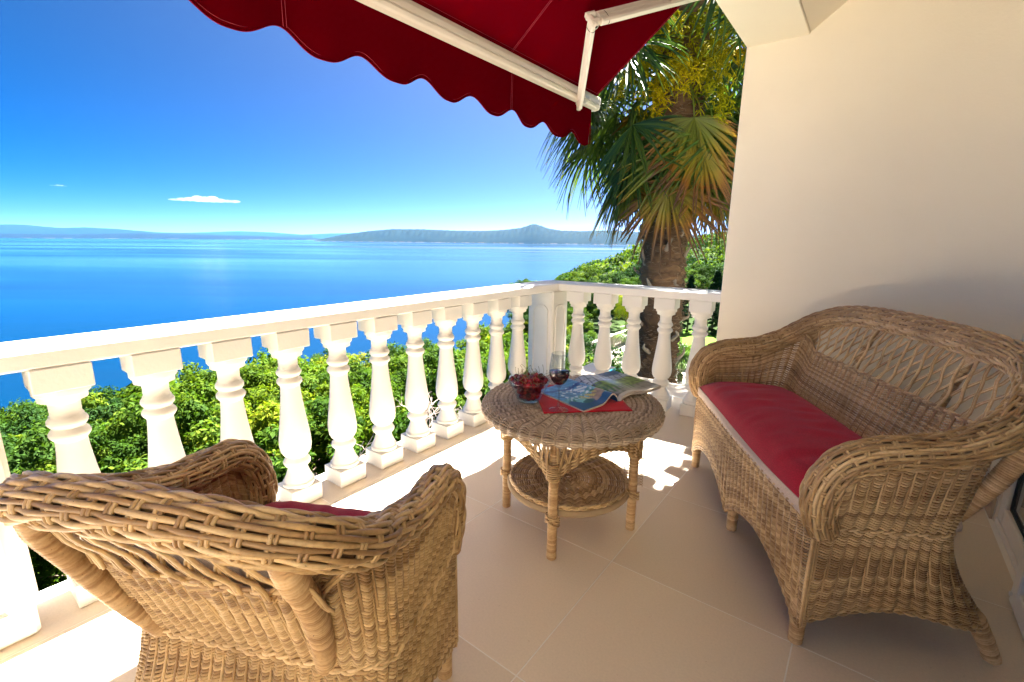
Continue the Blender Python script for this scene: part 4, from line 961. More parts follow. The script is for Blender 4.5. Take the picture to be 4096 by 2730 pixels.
# ================================================================ PALM
def fan_mesh(seed,kind,age):
    """frond in local space: petiole starts at the origin and runs out along +x; kind sets droop"""
    q=np.random.default_rng(seed); R=q.uniform(.62,.74); n=34
    if kind==0: pet=crom([(0,0,0),(.20,0,.02),(.36,0,-.12),(.42,0,-.34)],9); D=np.array([.22,0,-.975]); Nn=np.array([.975,0,.22])
    elif kind==1: pet=crom([(0,0,0),(.32,0,.10),(.60,0,.06),(.80,0,-.10)],9); D=np.array([.55,0,-.835]); Nn=np.array([.835,0,.55])
    elif kind==2: pet=crom([(0,0,0),(.30,0,.22),(.58,0,.34),(.82,0,.34)],9); D=np.array([.93,0,-.36]); Nn=np.array([.36,0,.93])
    else: pet=crom([(0,0,0),(.16,0,.34),(.34,0,.66),(.52,0,.86)],9); D=np.array([.72,0,.69]); Nn=np.array([-.69,0,.72])
    D/=np.linalg.norm(D); Nn/=np.linalg.norm(Nn); Sd=np.array([0,1.,0]); hub=pet[-1]
    V=[];F=[];tip=[];rn=[];ag=[]
    v,f=tube(pet,np.linspace(.013,.007,9),5,(0,1,0)); V+=list(v); F+=f; tip+=[0]*len(v); rn+=[.9]*len(v); ag+=[age*.5]*len(v)
    spread=math.radians(q.uniform(95,125)) if kind in(0,) else math.radians(q.uniform(125,150))
    droop=[.22,.48,.60,.40][kind]
    for i in range(n):
        a=-spread+2*spread*i/(n-1)+q.uniform(-.03,.03); L=R*(1-.28*(abs(a)/spread)**2)*q.uniform(.9,1.06)
        d=D*math.cos(a)+Sd*math.sin(a); fold=(.25+.25*abs(a)); d=d-Nn*0.0+Nn*(.12*math.cos(a)) ; d/=np.linalg.norm(d)
        # fan dishes backward at the sides
        d=d-Nn*fold*.5*(abs(a)/spread); d/=np.linalg.norm(d)
        side=np.cross(Nn,d); side/=np.linalg.norm(side); up=np.cross(d,side)
        s0=len(V); K=7; rr_=q.uniform(0,1); bend=q.uniform(.5,1.5)*droop; kink=q.uniform(-.12,.12)
        brk=q.random()<.25
        for k in range(K):
            s=k/(K-1); w_=(.0045+.021*min(1,s/.42)*(1 if s<.55 else max(.06,1-(s-.55)/.45)))*(1 if R>.5 else 1)
            dr=bend*s**2.4*L + (.25*L*max(0,s-.6) if brk else 0)
            c=hub+d*L*s*(1-.12*s*bend)+np.array([0,0,-1])*dr*.75+side*kink*s*s*L
            for o_,h_ in ((-1,0),(0,-.35),(1,0)):
                V.append(c+side*w_*o_*.62+up*w_*h_); tip.append(s); rn.append(rr_); 
                ag.append(min(1,max(0,age*.55+ (age+.15*rr_)*max(0,s-.35)*1.5+ (.5 if s>.93 else 0)*(age+.3))))
        for k in range(K-1):
            b0=s0+3*k; F+=[[b0,b0+1,b0+4,b0+3],[b0+1,b0+2,b0+5,b0+4]]
    return mesh('frond',np.array(V),F,False,{'tip':tip,'rnd':rn,'age':ag})
fm={}
for kd in range(4):
    for ai,ag in enumerate(((.05,.28,.62,.85) if kd==0 else (.0,.12,.35,.5) if kd==1 else (0,.05,.1,.2))):
        me=fan_mesh(kd*10+ai,kd,ag); me.materials.append(m_frond); fm[kd,ai]=me
def P_tr(z):  # palm axis
    zz=[-5.2,-.48,.66,1.08,2.28,2.88,3.84,4.9]
    return np.interp(z,zz,[-1.95,-2.03,-2.12,-2.16,-2.20,-2.26,-2.32,-2.38]),np.interp(z,zz,[5.4,5.71,5.95,6.02,6.31,6.43,6.62,6.82])
pal=thing('palm_tree','tall fan palm with shaggy trunk and hanging yellow flowers beyond the balustrade corner','palm tree',(-1.95,5.4,-5.0))
def wpar(o,p): return o
zs=np.arange(-5.2,4.8,.03); q=np.random.default_rng(3); nA=40; V=[]
for z in zs:
    x,y=P_tr(z); r0=.232+.014*math.sin(z*2.1)+(.03 if z>2.6 else 0)
    for k in range(nA):
        a=k/nA*2*pi; lay=((z*7.5+k/nA*2+.35*math.sin(3*a))%1.)
        r=r0+.045*(1-lay)**1.5+q.uniform(-.014,.014); V.append((x+r*math.cos(a),y+r*math.sin(a),z))
i=np.arange(len(zs)-1)[:,None]*nA; j=np.arange(nA)[None]
obj('trunk',mesh('trunk',V,np.stack([i+j,i+(j+1)%nA,i+nA+(j+1)%nA,i+nA+j],-1).reshape(-1,4),True),m_pbark,pal,world=True)
# fibre hair wrapped round the trunk
it=[]
for k in range(7500):
    z=q.uniform(-3.6,3.9); a=q.uniform(-pi,.6) ; x,y=P_tr(z); L=q.uniform(.05,.22); da=q.uniform(-1.0,1.0); n_=5
    s=np.linspace(0,1,n_); aa=a+da*s*L/.24; zz=z-L*.45*s*q.uniform(-.6,1); rr_=.262+.030*q.uniform(-.6,1)+(.03 if z>2.6 else 0)+q.uniform(0,.05)*s**2
    it.append((np.stack([x+rr_*np.cos(aa),y+rr_*np.sin(aa),zz],-1),np.linspace(.0032,.0008,n_)*q.uniform(.7,1.3),(0,0,1),q.uniform(0,1)))
v_,f_,r_=tubes(it,3); obj('trunk_fibre',mesh('trunk_fibre',v_,f_,True,{'rnd':r_}),m_hair,pal,world=True,kind='stuff')
# old leaf bases
def stub_mesh(s):
    q=np.random.default_rng(s); b=MB(); L=q.uniform(.14,.26); P=crom([(0,0,0),(.035,0,L*.35),(.075,0,L*.7),(.06+q.uniform(-.02,.07),q.uniform(-.03,.03),L)],7)
    v,f=tube(P,[.030,.028,.024,.020,.017,.014,.007],7,(0,1,0)); v[:,1]*=1.2; b.add(v,f); return b.mesh('leaf_base')
stm=[stub_mesh(s) for s in range(5)]
for s_ in stm: s_.materials.append(m_stub)
for k in range(110):
    z=-3.6+k*.06+q.uniform(-.02,.02); a=k*2.4+q.uniform(-.3,.3)
    if z>2.6: break
    if math.sin(a)>.65: continue
    x,y=P_tr(z); o=obj('leaf_base',stm[k%5],parent=pal); o.location=(x+0.23*math.cos(a)+1.95,y+0.23*math.sin(a)-5.4,z+5.0)
    o.rotation_euler=(q.uniform(-.3,.3),q.uniform(-.1,.5)+(1.9 if q.random()<.22 else 0),a)
# fronds
def frond(kd,ai,z,a,sc=1.,ti=0.,ro=0.,keep=False):
    da=(a+1.24+pi)%(2*pi)-pi
    if not keep and kd>0 and z>2.8 and z<4.1 and abs(da)<.5: return
    x,y=P_tr(z); o=obj('frond',fm[kd,ai],parent=pal); o.location=(x+.16*math.cos(a)+1.95,y+.16*math.sin(a)-5.4,z+5.0); o.rotation_euler=(ro,ti,a); sc*=1.17; o.scale=(sc,sc,sc)
fr=np.random.default_rng(21)
GA=2.39996
for k in range(20): frond(0,[1,2,3,0][k%4],2.15+.04*k+fr.uniform(-.08,.08),k*GA+fr.uniform(-.3,.3),fr.uniform(.9,1.12),fr.uniform(-.15,.2),fr.uniform(-.2,.2))
for k in range(20): frond(0 if k%3 else 1,[0,1,0,2][k%4],2.75+.035*k,k*GA+.9+fr.uniform(-.3,.3),fr.uniform(.95,1.2),fr.uniform(-.2,.15),fr.uniform(-.2,.2))
for k in range(26): frond(1,[0,1,0,0][k%4],3.2+.04*k,k*GA+.4+fr.uniform(-.3,.3),fr.uniform(.95,1.2),fr.uniform(-.2,.2),fr.uniform(-.25,.25))
for k in range(22): frond(2,[0,1,0,2][k%4],3.95+.03*k,k*GA+.2+fr.uniform(-.3,.3),fr.uniform(.9,1.15),fr.uniform(-.15,.2),fr.uniform(-.25,.25))
for k in range(16): frond(3,[0,1][k%2],4.5+.02*k,k*GA+fr.uniform(-.3,.3),fr.uniform(.85,1.1),fr.uniform(-.2,.3),fr.uniform(-.2,.2))
# fronds that the photograph shows in full, facing the balcony
frond(0,1,2.62,-1.15,1.05,-.02,.0); frond(0,0,2.70,-2.0,1.05,.0,.0); frond(0,2,2.25,-2.45,.95,.05,.1); frond(0,2,2.35,-.7,.95,.05,-.1)
frond(1,0,2.95,-2.75,1.0,.0,.1,True); frond(0,1,2.8,3.0,1.15,.1,0); frond(0,0,2.9,-.35,1.1,0,0); frond(1,1,2.95,3.3,1.1,-.1,.15); frond(2,2,2.65,3.05,1.1,.5,.1)
# flower sprays
def spray(seed):
    q=np.random.default_rng(seed); V=[];F=[];rn=[]; it=[]
    main=crom([(0,0,0),(.22,0,.10),(.46,0,.0),(.62,0,-.26)],14); it.append((main,np.linspace(.012,.006,14),(0,1,0),.2))
    for k in range(30):
        t=q.uniform(.25,1); i=min(12,int(t*13)); p=main[i]; d=np.array([q.uniform(-.1,.55),q.uniform(-.8,.8),q.uniform(-.9,.1)]); d/=np.linalg.norm(d); L=q.uniform(.14,.30)
        br=np.array([p+d*L*s+np.array([0,0,-1])*.10*s*s for s in np.linspace(0,1,6)]); it.append((br,np.linspace(.004,.0022,6),(0,0,1),.3))
        for w_ in range(9):
            s=q.uniform(.15,1); p2=p+d*L*s+np.array([0,0,-1])*.10*s*s; d2=q.normal(size=3)+np.array([0,0,-.7]); d2/=np.linalg.norm(d2); l2=q.uniform(.04,.085)
            it.append((np.array([p2,p2+d2*l2*.5,p2+d2*l2+np.array([0,0,-.008])]),np.array([.0035,.0055,.003]),(0,0,1) if abs(d2[2])<.9 else (1,0,0),q.uniform(.2,1)))
            for g in range(5):
                c=p2+d2*l2*q.uniform(.2,1)+q.normal(size=3)*.005; h_=.0052
                b0=len(V); V+=[c+(h_,0,0),c+(0,h_,0),c+(-h_,0,0),c+(0,-h_,0),c+(0,0,h_),c+(0,0,-h_)]; rn+= [q.uniform(0,1)]*6
                F+=[[b0,b0+1,b0+4],[b0+1,b0+2,b0+4],[b0+2,b0+3,b0+4],[b0+3,b0,b0+4],[b0+1,b0,b0+5],[b0+2,b0+1,b0+5],[b0+3,b0+2,b0+5],[b0,b0+3,b0+5]]
    v_,f_,r_=tubes(it,4); F=[[int(x) for x in f] for f in f_]+[[x+len(v_) for x in f] for f in F]
    return mesh('flower_spray',np.vstack([v_,np.array(V)]),F,False,{'rnd':np.r_[r_,rn]})
sms=[spray(s) for s in range(3)]
for s_ in sms: s_.materials.append(m_flower)
for k,(z,a,sc,ti) in enumerate([(3.25,-1.25,1.,.0),(3.45,-1.9,1.05,.1),(3.4,-.75,1.,.1),(3.7,-1.5,1.1,-.1),(3.3,-2.5,.95,.05),(3.75,-.9,1.,.0),(3.2,-1.65,.9,.35),(3.5,-.2,1.05,.1),(3.9,-2.2,1.,-.1),(3.15,-.55,.95,.3)]):
    x,y=P_tr(z); o=obj('flower_spray',sms[k%3],parent=pal); o.location=(x+.2*math.cos(a)+1.95,y+.2*math.sin(a)-5.4,z+5.); o.rotation_euler=(0,ti,a); o.scale=(sc*1.12,)*3
# ================================================================ TREES
def leaves(R,H,ncl,per,size,seed,shape=0,flat=.45):
    q=np.random.default_rng(seed); N=ncl*per
    # clump centres near an uneven shell
    u=q.uniform(-.35 if shape==0 else 0,1,ncl); a=q.uniform(0,2*pi,ncl); rad=q.uniform(.55,1.,ncl)**.6
    lob=1+.20*np.sin(3*a+seed)+.14*np.sin(5*a+2*u*5+seed)
    if shape==0: c=np.stack([R*rad*lob*np.sqrt(1-np.abs(u)**1.8)*np.cos(a),R*rad*lob*np.sqrt(1-np.abs(u)**1.8)*np.sin(a),H*(.42+.56*u*rad*(1+.12*np.sin(a*4+seed)))],-1)
    else: c=np.stack([R*(1-u)**.9*rad*np.cos(a),R*(1-u)**.9*rad*np.sin(a),H*(.04+.96*u)],-1)
    cs=q.uniform(.11,.21,ncl)*R*(1 if shape==0 else .7)
    C=np.repeat(c,per,0); d=q.normal(size=(N,3)); d/=np.linalg.norm(d,axis=1)[:,None]; C=C+d*(np.repeat(cs,per)*q.uniform(.35,1,N))[:,None]*np.array([1,1,.7 if shape==0 else .45])
    nrm=d*.7+q.normal(size=(N,3))*.55+np.array([0,0,flat]); nrm/=np.linalg.norm(nrm,axis=1)[:,None]
    t=np.cross(nrm,q.normal(size=(N,3))); t/=np.linalg.norm(t,axis=1)[:,None]; b_=np.cross(nrm,t)
    s=size*q.uniform(.7,1.3,N)[:,None]
    V=np.stack([C-t*s,C-b_*s*.42+nrm*s*.08,C+t*s-nrm*s*.25,C+b_*s*.42+nrm*s*.08],1).reshape(-1,3)
    F=np.arange(N*4).reshape(-1,4); r=np.clip(np.repeat(q.uniform(.15,.75,ncl),per)+q.uniform(-.3,.3,N),0,1)
    return V,F,np.repeat(r,4)
def crown(name,*a,**k): v,f,r=leaves(*a,**k); return mesh(name,v,f,False,{'rnd':r})
def trunkm(h,r,seed,R):
    q=np.random.default_rng(seed); b=MB(); b.tube(crom([(0,0,-1.2),(q.uniform(-.1,.1),0,h*.4),(q.uniform(-.2,.2),q.uniform(-.2,.2),h*.9)],8),np.linspace(r,r*.3,8),7)
    for k in range(7):
        a=q.uniform(0,6.28); z=h*q.uniform(.2,.6); b.tube(crom([(0,0,z),(R*.3*math.cos(a),R*.3*math.sin(a),z+h*.12),(R*.75*math.cos(a),R*.75*math.sin(a),z+h*.3)],5),np.linspace(r*.4,r*.1,5),5)
    return b.mesh('trunk',True)
VAR={}
for i in range(4): VAR['tree',i]=(crown('crown',1.9,3.4,120,170,.052,50+i),trunkm(2.6,.09,i,1.9))
for i in range(3): VAR['bush',i]=(crown('crown',1.15,1.9,90,190,.033,70+i),trunkm(1.3,.04,10+i,1.1))
VAR['conifer',0]=(crown('crown',1.5,6.,190,90,.11,80,shape=1,flat=.1),trunkm(5.6,.12,30,.8))
VAR['conifer',1]=(crown('crown',2.0,5.2,190,90,.11,81,shape=1,flat=.1),trunkm(4.8,.12,31,.8))
matc={}
def with_mat(me,mat):
    k=(me.name,mat.name)
    if k not in matc: m2=me.copy(); m2.materials.append(mat); matc[k]=m2
    return matc[k]
def tree(kind,i,x,y,sc,mat,label,group,name,zoff=0.,cat='tree',z=None,rz=None):
    cr,tr=VAR[kind,i]
    if z is None:
        z=th(x,y)+zoff; zoff=0; az_=math.degrees(math.atan2(-x,y)); H_={'tree':3.75,'bush':2.1,'conifer':6}[kind]*sc
        lim=np.interp(az_,[30,40,47,57,66,73,85,100],[-8.5,-9.6,-10.6,-12.3,-12.0,-13.6,-13.6,-13.8])
        z=min(z,1.2+math.hypot(x,y)*math.tan(math.radians(lim-random.choice((-.5,0,.4,1.0,2.0))))-H_)
    t=thing(name,label,cat,(x,y,z+zoff),0,group)
    r=random.uniform(0,6.28) if rz is None else rz
    c=obj('crown',with_mat(cr,mat),parent=t); c.rotation_euler=(0,0,r); s=sc*random.uniform(.93,1.07); c.scale=(s,s,sc*random.uniform(.9,1.12))
    k=obj('trunk',with_mat(tr,m_bark),parent=t); k.scale=(sc,sc,sc); k.rotation_euler=(0,0,r)
    return t
tr=np.random.default_rng(77); placed=[]
def ok(x,y,d):
    if all((x-a)**2+(y-b_)**2>d*d for a,b_ in placed): placed.append((x,y)); return True
    return False
# bushes close under the balcony and along the slope
for rmin,rmax,sep,kind,cnt in ((5.6,10.5,1.35,'bush',46),(10.,17,2.1,'mixed',46),(17,33,3.0,'tree',70)):
    c_=0
    for tries in range(4000):
        az=tr.uniform(30 if rmin>9 else 34,101); r=tr.uniform(rmin,rmax); d=dirv(az)*r
        if d[0]>-3.6 and d[1]>3.6: continue
        if d[0]>-3.2: continue
        if -13<d[0]<-2 and 14.5<d[1]<32 and az<37: continue
        if not ok(d[0],d[1],sep): continue
        kd='bush' if kind=='bush' or (kind=='mixed' and tr.random()<.35) else 'tree'
        mt=[m_leaf,m_leafy,m_leaf,m_leafd][int(tr.integers(0,4))] if kd=='bush' else [m_leaf,m_leafd,m_leaf,m_leafy,m_leaf][int(tr.integers(0,5))]
        lb={'bush':{m_leafy:'yellow green bush on the slope just below the balcony',m_leaf:'mid green bush on the slope just below the balcony',m_leafd:'dark green bush on the slope just below the balcony'},
            'tree':{m_leafy:'yellow green leafy tree on the slope towards the sea',m_leaf:'mid green leafy tree on the slope towards the sea',m_leafd:'dark green leafy tree on the slope towards the sea'}}[kd][mt]
        sc=tr.uniform(1.0,1.35) if kd=='tree' else tr.uniform(1.05,1.4)
        tree(kd,int(tr.integers(0,4 if kd=='tree' else 3)),d[0],d[1],sc,mt,lb,{'bush':'bushes below the balcony','tree':'trees on the slope below the balcony'}[kd]+{m_leafy:', yellow green',m_leaf:', mid green',m_leafd:', dark green'}[mt],'leafy_bush' if kd=='bush' else 'broadleaf_tree',zoff=(.5 if kd=='bush' else .0)+(1.2 if rmin<6 else 0.9 if rmin<12 else .0),cat='bush' if kd=='bush' else 'tree')
        c_+=1
        if c_>=cnt: break
# labels: say between which balusters each stands, where that singles it out
def sx(p):
    r=p[0]*math.cos(PH)+p[1]*math.sin(PH); f=-p[0]*math.sin(PH)+p[1]*math.cos(PH); u=p[2]-1.2
    d=f*math.cos(PIT)-u*math.sin(PIT); return r/d if d>.05 else -9
bxs=[sx((-1.98,.26+.2414*k,.4)) for k in range(11)]
ordn=['first','second','third','fourth','fifth','sixth','seventh','eighth','ninth','tenth','eleventh']
cell={}
for o in bpy.data.objects:
    if o.get('category') in ('tree','bush') and o.name.split('.')[0] in ('leafy_bush','broadleaf_tree'):
        x=sx((o.location.x,o.location.y,o.location.z+1.5)); k=sum(1 for b_ in bxs if b_<x)
        ph_='left of the first baluster' if k==0 else 'by the corner post' if k>=11 else 'between the %s and %s balusters from left'%(ordn[k-1],ordn[k])
        cell.setdefault((o['category'],o['label'].split(' green')[0],ph_),[]).append(o)
for (ct,cl,ph_),os_ in cell.items():
    os_.sort(key=lambda o:o.location.x**2+o.location.y**2)
    for i_,o in enumerate(os_):
        near='' if len(os_)==1 else ('nearest ' if i_==0 else 'farther ')
        o['label']=(near+cl+' green '+ct+' on the slope '+ph_)
        if len(os_)>2 and i_>0: o['group']='farther '+cl+' green '+ct+'s '+ph_
# forest as one mass further down and on the headland
def forest(name,cells,card,per,R,seed,mat,label=None):
    q=np.random.default_rng(seed); Vs=[];rs_=[]
    for az,r,s in cells:
        d=dirv(az)*r; z=float(terrain(az,r))
        if z<SEA+1: continue
        n_=per; u=q.uniform(-.1,1,n_); a=q.uniform(0,2*pi,n_); R_=R*s; rad=q.uniform(.7,1.05,n_)
        c=np.stack([d[0]+R_*rad*np.sqrt(1-np.abs(u)**2)*np.cos(a),d[1]+R_*rad*np.sqrt(1-np.abs(u)**2)*np.sin(a),z+R_*.5+R_*1.0*u*rad],-1)
        dd=np.stack([np.sqrt(1-np.abs(u)**2)*np.cos(a),np.sqrt(1-np.abs(u)**2)*np.sin(a),u],-1)
        nm=dd+q.normal(size=(n_,3))*.5; nm/=np.linalg.norm(nm,axis=1)[:,None]
        t=np.cross(nm,q.normal(size=(n_,3))); t/=np.linalg.norm(t,axis=1)[:,None]; b_=np.cross(nm,t); sz=(card*s*q.uniform(.6,1.3,n_))[:,None]
        Vs.append(np.stack([c-t*sz,c-b_*sz*.6,c+t*sz,c+b_*sz*.6],1).reshape(-1,3)); rs_.append(np.repeat(np.clip(q.uniform(.1,.8)+q.uniform(-.2,.2,n_),0,1),4))
    V=np.concatenate(Vs); return obj(name,mesh(name,V,np.arange(len(V)).reshape(-1,4),False,{'rnd':np.concatenate(rs_)}),mat,kind='stuff',label=label,cat='forest')
q=np.random.default_rng(9)
cells=[]
for _ in range(900):
    az=q.uniform(36,103); r=42*np.exp(q.uniform(0,.95)); cells.append((az,r,q.uniform(.7,1.25)*(1+r/160)))
forest('slope_forest',cells,.26,110,1.9,1,m_leaf,'dense green forest running down the slope to the sea')
cells=[];cells2=[]
for _ in range(5200):
    az=q.uniform(1,38); r=70*np.exp(q.uniform(0,math.log(760/70.))); (cells if q.random()<.6 else cells2).append((az,r,q.uniform(.6,1.3)*(.75+r/520)))
forest('headland_forest',cells,.75,34,3.2,2,m_leaf,'green forest covering the headland behind the palm')
forest('dark_headland_forest',cells2,.75,34,3.2,3,m_leafd,'dark green trees scattered through the headland forest')
# ================================================================ GARDEN
GZ=-5.0
def sheet(name,pts,z,mat,kind='structure',th_=.02):
    n_=len(pts); V=[(x,y,z) for x,y in pts]+[(x,y,z-th_) for x,y in pts]
    F=[list(range(n_)),list(range(2*n_-1,n_-1,-1))]+[[i,i+n_,(i+1)%n_+n_,(i+1)%n_] for i in range(n_)]
    a=sum(pts[i][0]*pts[(i+1)%n_][1]-pts[(i+1)%n_][0]*pts[i][1] for i in range(n_))
    if a<0: F=[f[::-1] for f in F]
    return obj(name,mesh(name,V,F),mat,kind=kind)
sheet('garden_paving',[(-12.2,14),(-2,12.5),(5,13),(5,22.6),(-6.8,22.6),(-9.2,23.6),(-12.2,27)],GZ+.05,m_deck,th_=.3)
sheet('lawn',[(-7.2,23.2),(5,22.7),(9,31.5),(-10.2,33),(-9.0,26)],GZ+.09,m_grass,th_=.3)
sheet('pool_water',[(-10.1,20.4),(-9.7,19.2),(-8.2,18.6),(-7.0,17.4),(-5.6,16.6),(-3.6,16.8),(-3.4,18.9),(-5.4,19.6),(-7.4,20.3),(-8.9,21.0)],GZ+.065,m_pool,th_=.1)
# yellow hedge strip and low planting
for k in range(9):
    x=-8.6+k*.85; tree('bush',k%3,x,23.0+.1*math.sin(k),.62,m_leafy,'low yellow green shrub in the row along the near edge of the lawn','yellow shrubs edging the lawn','low_shrub',cat='shrub',z=GZ+.1)
# conifers behind the lawn
for k,(x,y,s,i) in enumerate([(-11.2,33.5,.62,1),(-9.6,32.5,.66,0),(-8.3,34,.72,1),(-7.0,32.6,.70,0),(-5.6,33.2,.75,1),(-4.2,32.0,.72,0),(-2.6,32.6,.8,1),(-1.,32,.8,0),(-12.8,35,.6,0)]):
    tree('conifer',i,x,y,s,m_conif,'dark conifer in the row behind the lawn','dark conifers behind the lawn','conifer_tree',z=GZ)
tree('conifer',0,-14.8,56,1.25,m_leaf,'light green cone shaped conifer rising above the right end of the handrail','','conifer_tree')['group']=''
for az,r,s,m_ in ((30.6,27,.72,m_leaf),(29,33,.85,m_leafd),(27.6,37,.95,m_leafd),(26,34,.8,m_leaf),(31.8,31,.8,m_leafd),(25,42,1.1,m_leafd),(23,40,1.0,m_leaf),(20.5,42,1.1,m_leafd),(33,34,.9,m_leaf),(28.5,44,1.2,m_leaf),(22,47,1.3,m_leafd),(17.5,44,1.2,m_leaf),(15,46,1.3,m_leafd),(34.5,27,.8,m_leafd),(35.5,36,1.0,m_leaf)):
    d=dirv(az)*r; tree('tree',int(tr.integers(0,4)),d[0],d[1],s,m_,('dark' if m_ is m_leafd else 'mid green')+' broadleaf tree round the pool garden beyond the short balustrade','trees round the pool garden, '+('dark' if m_ is m_leafd else 'mid green'),'garden_tree',z=GZ)
for az,r,s in ((31.4,21.5,.8),(32.2,19,.7),(30.9,24,.85),(33.5,17.5,.75),(36,16,.8)):
    d=dirv(az)*r; tree('bush',int(tr.integers(0,3)),d[0],d[1],s*1.5,m_leafy if r%2 else m_leaf,'leafy shrub beside the pool terrace railing','shrubs beside the terrace railing','garden_shrub',cat='shrub',z=GZ)
# small palms in the garden
spm={}
for ai in range(3):
    me=fan_mesh(60+ai,3 if ai<2 else 2,.0); me.materials.append(m_frond); spm[ai]=me
def small_palm(x,y,s,label,n_=26,h=.3,group=None):
    t=thing('small_palm',label,'palm',(x,y,GZ+.05)); b=MB(); b.tube([(0,0,0),(0,0,h)],.12,8); obj('trunk',b.mesh('trunk'),m_pbark,t)
    for k in range(n_):
        o=obj('frond',spm[k%3],parent=t); o.location=(0,0,h); o.rotation_euler=(0,random.uniform(-.9,.5),k*GA); o.scale=(s,s,s)
small_palm(-9.6,24.0,1.15,'bushy fan palm beside the pool between two balusters',30,.5)
small_palm(-8.1,20.7,1.0,'low fan palm drooping over the pool edge',22,.3)
small_palm(-6.2,20.6,1.0,'small fan palm at the pool edge right of the palm trunk',24,.3)
# feather palm
def feather(seed):
    q=np.random.default_rng(seed); P=crom([(0,0,0),(.5,0,.75),(1.2,0,.95),(1.9,0,.45)],16); v,f=tube(P,np.linspace(.02,.006,16),4,(0,1,0)); V=list(v);F=list(f);rn=[.9]*len(v)
    for i in range(2,16):
        for sub in (0,.5):
            for s_ in (-1,1):
                p=P[i] if sub==0 or i==15 else (P[i]+P[i+1])/2; L=.38*math.sin(pi*(i/17)**.8)+.08; d=np.array([.45,s_*.8,-.25+q.uniform(-.15,.1)]); d/=np.linalg.norm(d); w_=.014; b0=len(V)
                V+=[p,p+d*L*.5+(0,0,w_),p+d*L+(0,0,-.08),p+d*L*.5+(w_,0,-w_)]; F.append([b0,b0+1,b0+2,b0+3]); rn+=[q.uniform(.5,1)]*4
    return mesh('frond',np.array(V),F,False,{'rnd':rn})
fms=[feather(s) for s in range(2)]
for f_ in fms: f_.materials.append(m_leafy)
t=thing('feather_palm','arching feather palm with yellowish fronds behind the terrace railing','palm',(-12.4,29.0,GZ)); b=MB(); b.tube([(0,0,0),(0,0,1.2)],.2,9); obj('trunk',b.mesh('trunk'),m_pbark,t)
for k in range(24):
    o=obj('frond',fms[k%2],parent=t); o.location=(0,0,1.2); o.rotation_euler=(0,random.uniform(-.5,.35),k*GA); o.scale=(1.15,)*3
# distant terrace railing
rl=thing('terrace_railing','small pale balustrade running along the pool terrace below','balustrade',(-11.3,22.5,GZ))
b=MB(); b.box((-11.42,18.6,-4.22),(-11.18,27.0,-4.12),.01); b.box((-11.40,18.6,-4.95),(-11.20,27.0,-4.87)); obj('handrail',b.mesh('handrail'),m_stone,rl,world=True)
for y in (18.7,21.5,24.3,27.0):
    b=MB(); b.box((-11.45,y-.15,-4.95),(-11.15,y+.15,-4.08),.01); obj('post',b.mesh('post'),m_stone,rl,world=True)
b=MB(); b.lathe([(.055,0),(.055,.07),(.03,.1),(.05,.2),(.055,.28),(.03,.5),(.035,.55),(.03,.6),(.05,.65)],10); sb=b.mesh('small_baluster',True); sb.materials.append(m_stone)
y=18.95
while y<26.8:
    if min(abs(y-p) for p in (18.7,21.5,24.3,27.0))>.2:
        o=obj('baluster',sb,parent=rl); o.location=(0,y-22.5,.13)
    y+=.22
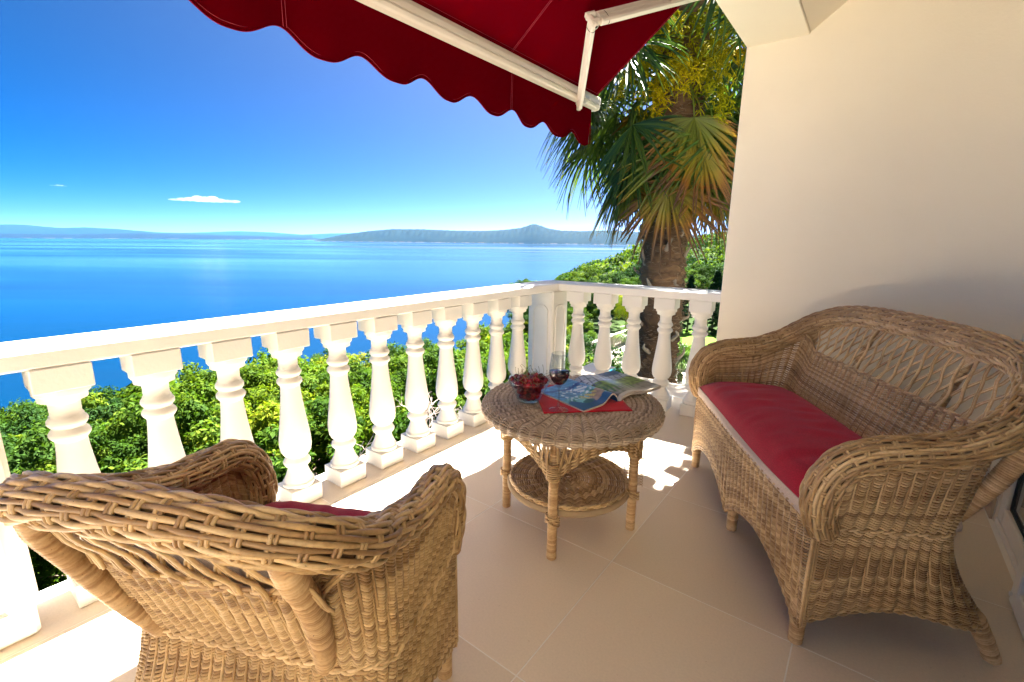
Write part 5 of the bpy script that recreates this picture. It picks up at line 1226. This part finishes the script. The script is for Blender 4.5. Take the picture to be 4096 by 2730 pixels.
# bare twigs seen between the balusters
def pt(px,py,t):  # point at forward depth t on the sight line of a photograph pixel (for laying out only)
    x=(px-2048)/FOC; y_=(1365-py)/FOC; x2=x*math.cos(ROL)+y_*math.sin(ROL); y2=-x*math.sin(ROL)+y_*math.cos(ROL)
    fw=math.cos(PIT)+y2*math.sin(PIT); u=y2*math.cos(PIT)-math.sin(PIT)
    return np.array([(x2*math.cos(PH)-fw*math.sin(PH))*t,(x2*math.sin(PH)+fw*math.cos(PH))*t,1.2+u*t])
bt=thing('bare_shrub','pale leafless twigs rising among the bushes behind the balusters','shrub',tuple(pt(1465,1830,5.0)))
q=np.random.default_rng(4)
def grow(p,d,L,r,dep,out):
    n_=5; P=[p]; 
    for k in range(n_): d=d+q.normal(size=3)*.22; d/=np.linalg.norm(d); P.append(P[-1]+d*L/n_)
    out.append((np.array(P),np.linspace(r,r*.6,n_+1),(1,0,0) if abs(d[0])<.8 else (0,1,0),.5))
    if dep>0:
        for k in range(3): 
            dd=d+q.normal(size=3)*.6; dd/=np.linalg.norm(dd); grow(P[q.integers(2,n_+1)],dd,L*q.uniform(.55,.8),r*.6,dep-1,out)
out=[]; 
for k in range(3): grow(np.array([0.05*k,0.05*k,-.5]),np.array([q.uniform(-.3,.3),q.uniform(-.3,.3),1.]),.75,.014,4,out)
v_,f_,r_=tubes(out,4); m_tw=plaster('pale_bark',(.55,.46,.38),40,.2,.2); obj('branches',mesh('branches',v_,f_,True),m_tw,bt)
# ================================================================ CLOUDS AND AIR
m_cloud=haze_mat('cloud_vapour',(1,1,1),.0004,.2)
def cloud(az,el,w_,h_,seed,label,dist=58000,nb=9):
    q=np.random.default_rng(seed); d=dirv(az); s=np.array([d[1],-d[0]])*-1; W_=math.radians(w_)*dist; Hh=math.radians(h_)*dist; z=math.tan(math.radians(el))*dist
    import bmesh
    bm=bmesh.new()
    for k in range(nb):
        u=(k+.5)/nb-.5; r=Hh*(.35+.5*(1-abs(2*u)**1.5))*q.uniform(.5,1.1)
        c=Vector((d[0]*dist+s[0]*u*W_,d[1]*dist+s[1]*u*W_,z+r*.55+q.uniform(0,.1)*Hh))
        m4=Matrix.Translation(c)@Matrix.Rotation(math.atan2(s[1],s[0]),4,'Z')@Matrix.Diagonal((W_/nb*.95,r*1.5,r*.75,1))
        bmesh.ops.create_icosphere(bm,subdivisions=3,radius=1,matrix=m4)
    for v in bm.verts:
        f_=1+.0; off=Vector((q.normal(),q.normal(),q.normal()))*Hh*.018; v.co+=off
        if v.co.z<z: v.co.z=z+(v.co.z-z)*.2
    me=bpy.data.meshes.new('cloud'); bm.to_mesh(me); bm.free()
    obj('cloud',me,m_cloud,None,label,'cloud')
cloud(69.6,3.30,5.6,.55,1,'long low white cloud above the far coast, largest one')
cloud(80.2,4.05,1.0,.12,2,'tiny white cloud left of the long cloud',nb=5)
# air
hz=MB(); hz.box((-45500,-45500,SEA-10),(45500,45500,480)); 
obj('haze',hz.mesh('haze'),haze_mat('air',(.10,.44,1.),.85e-5,.0),kind='stuff')
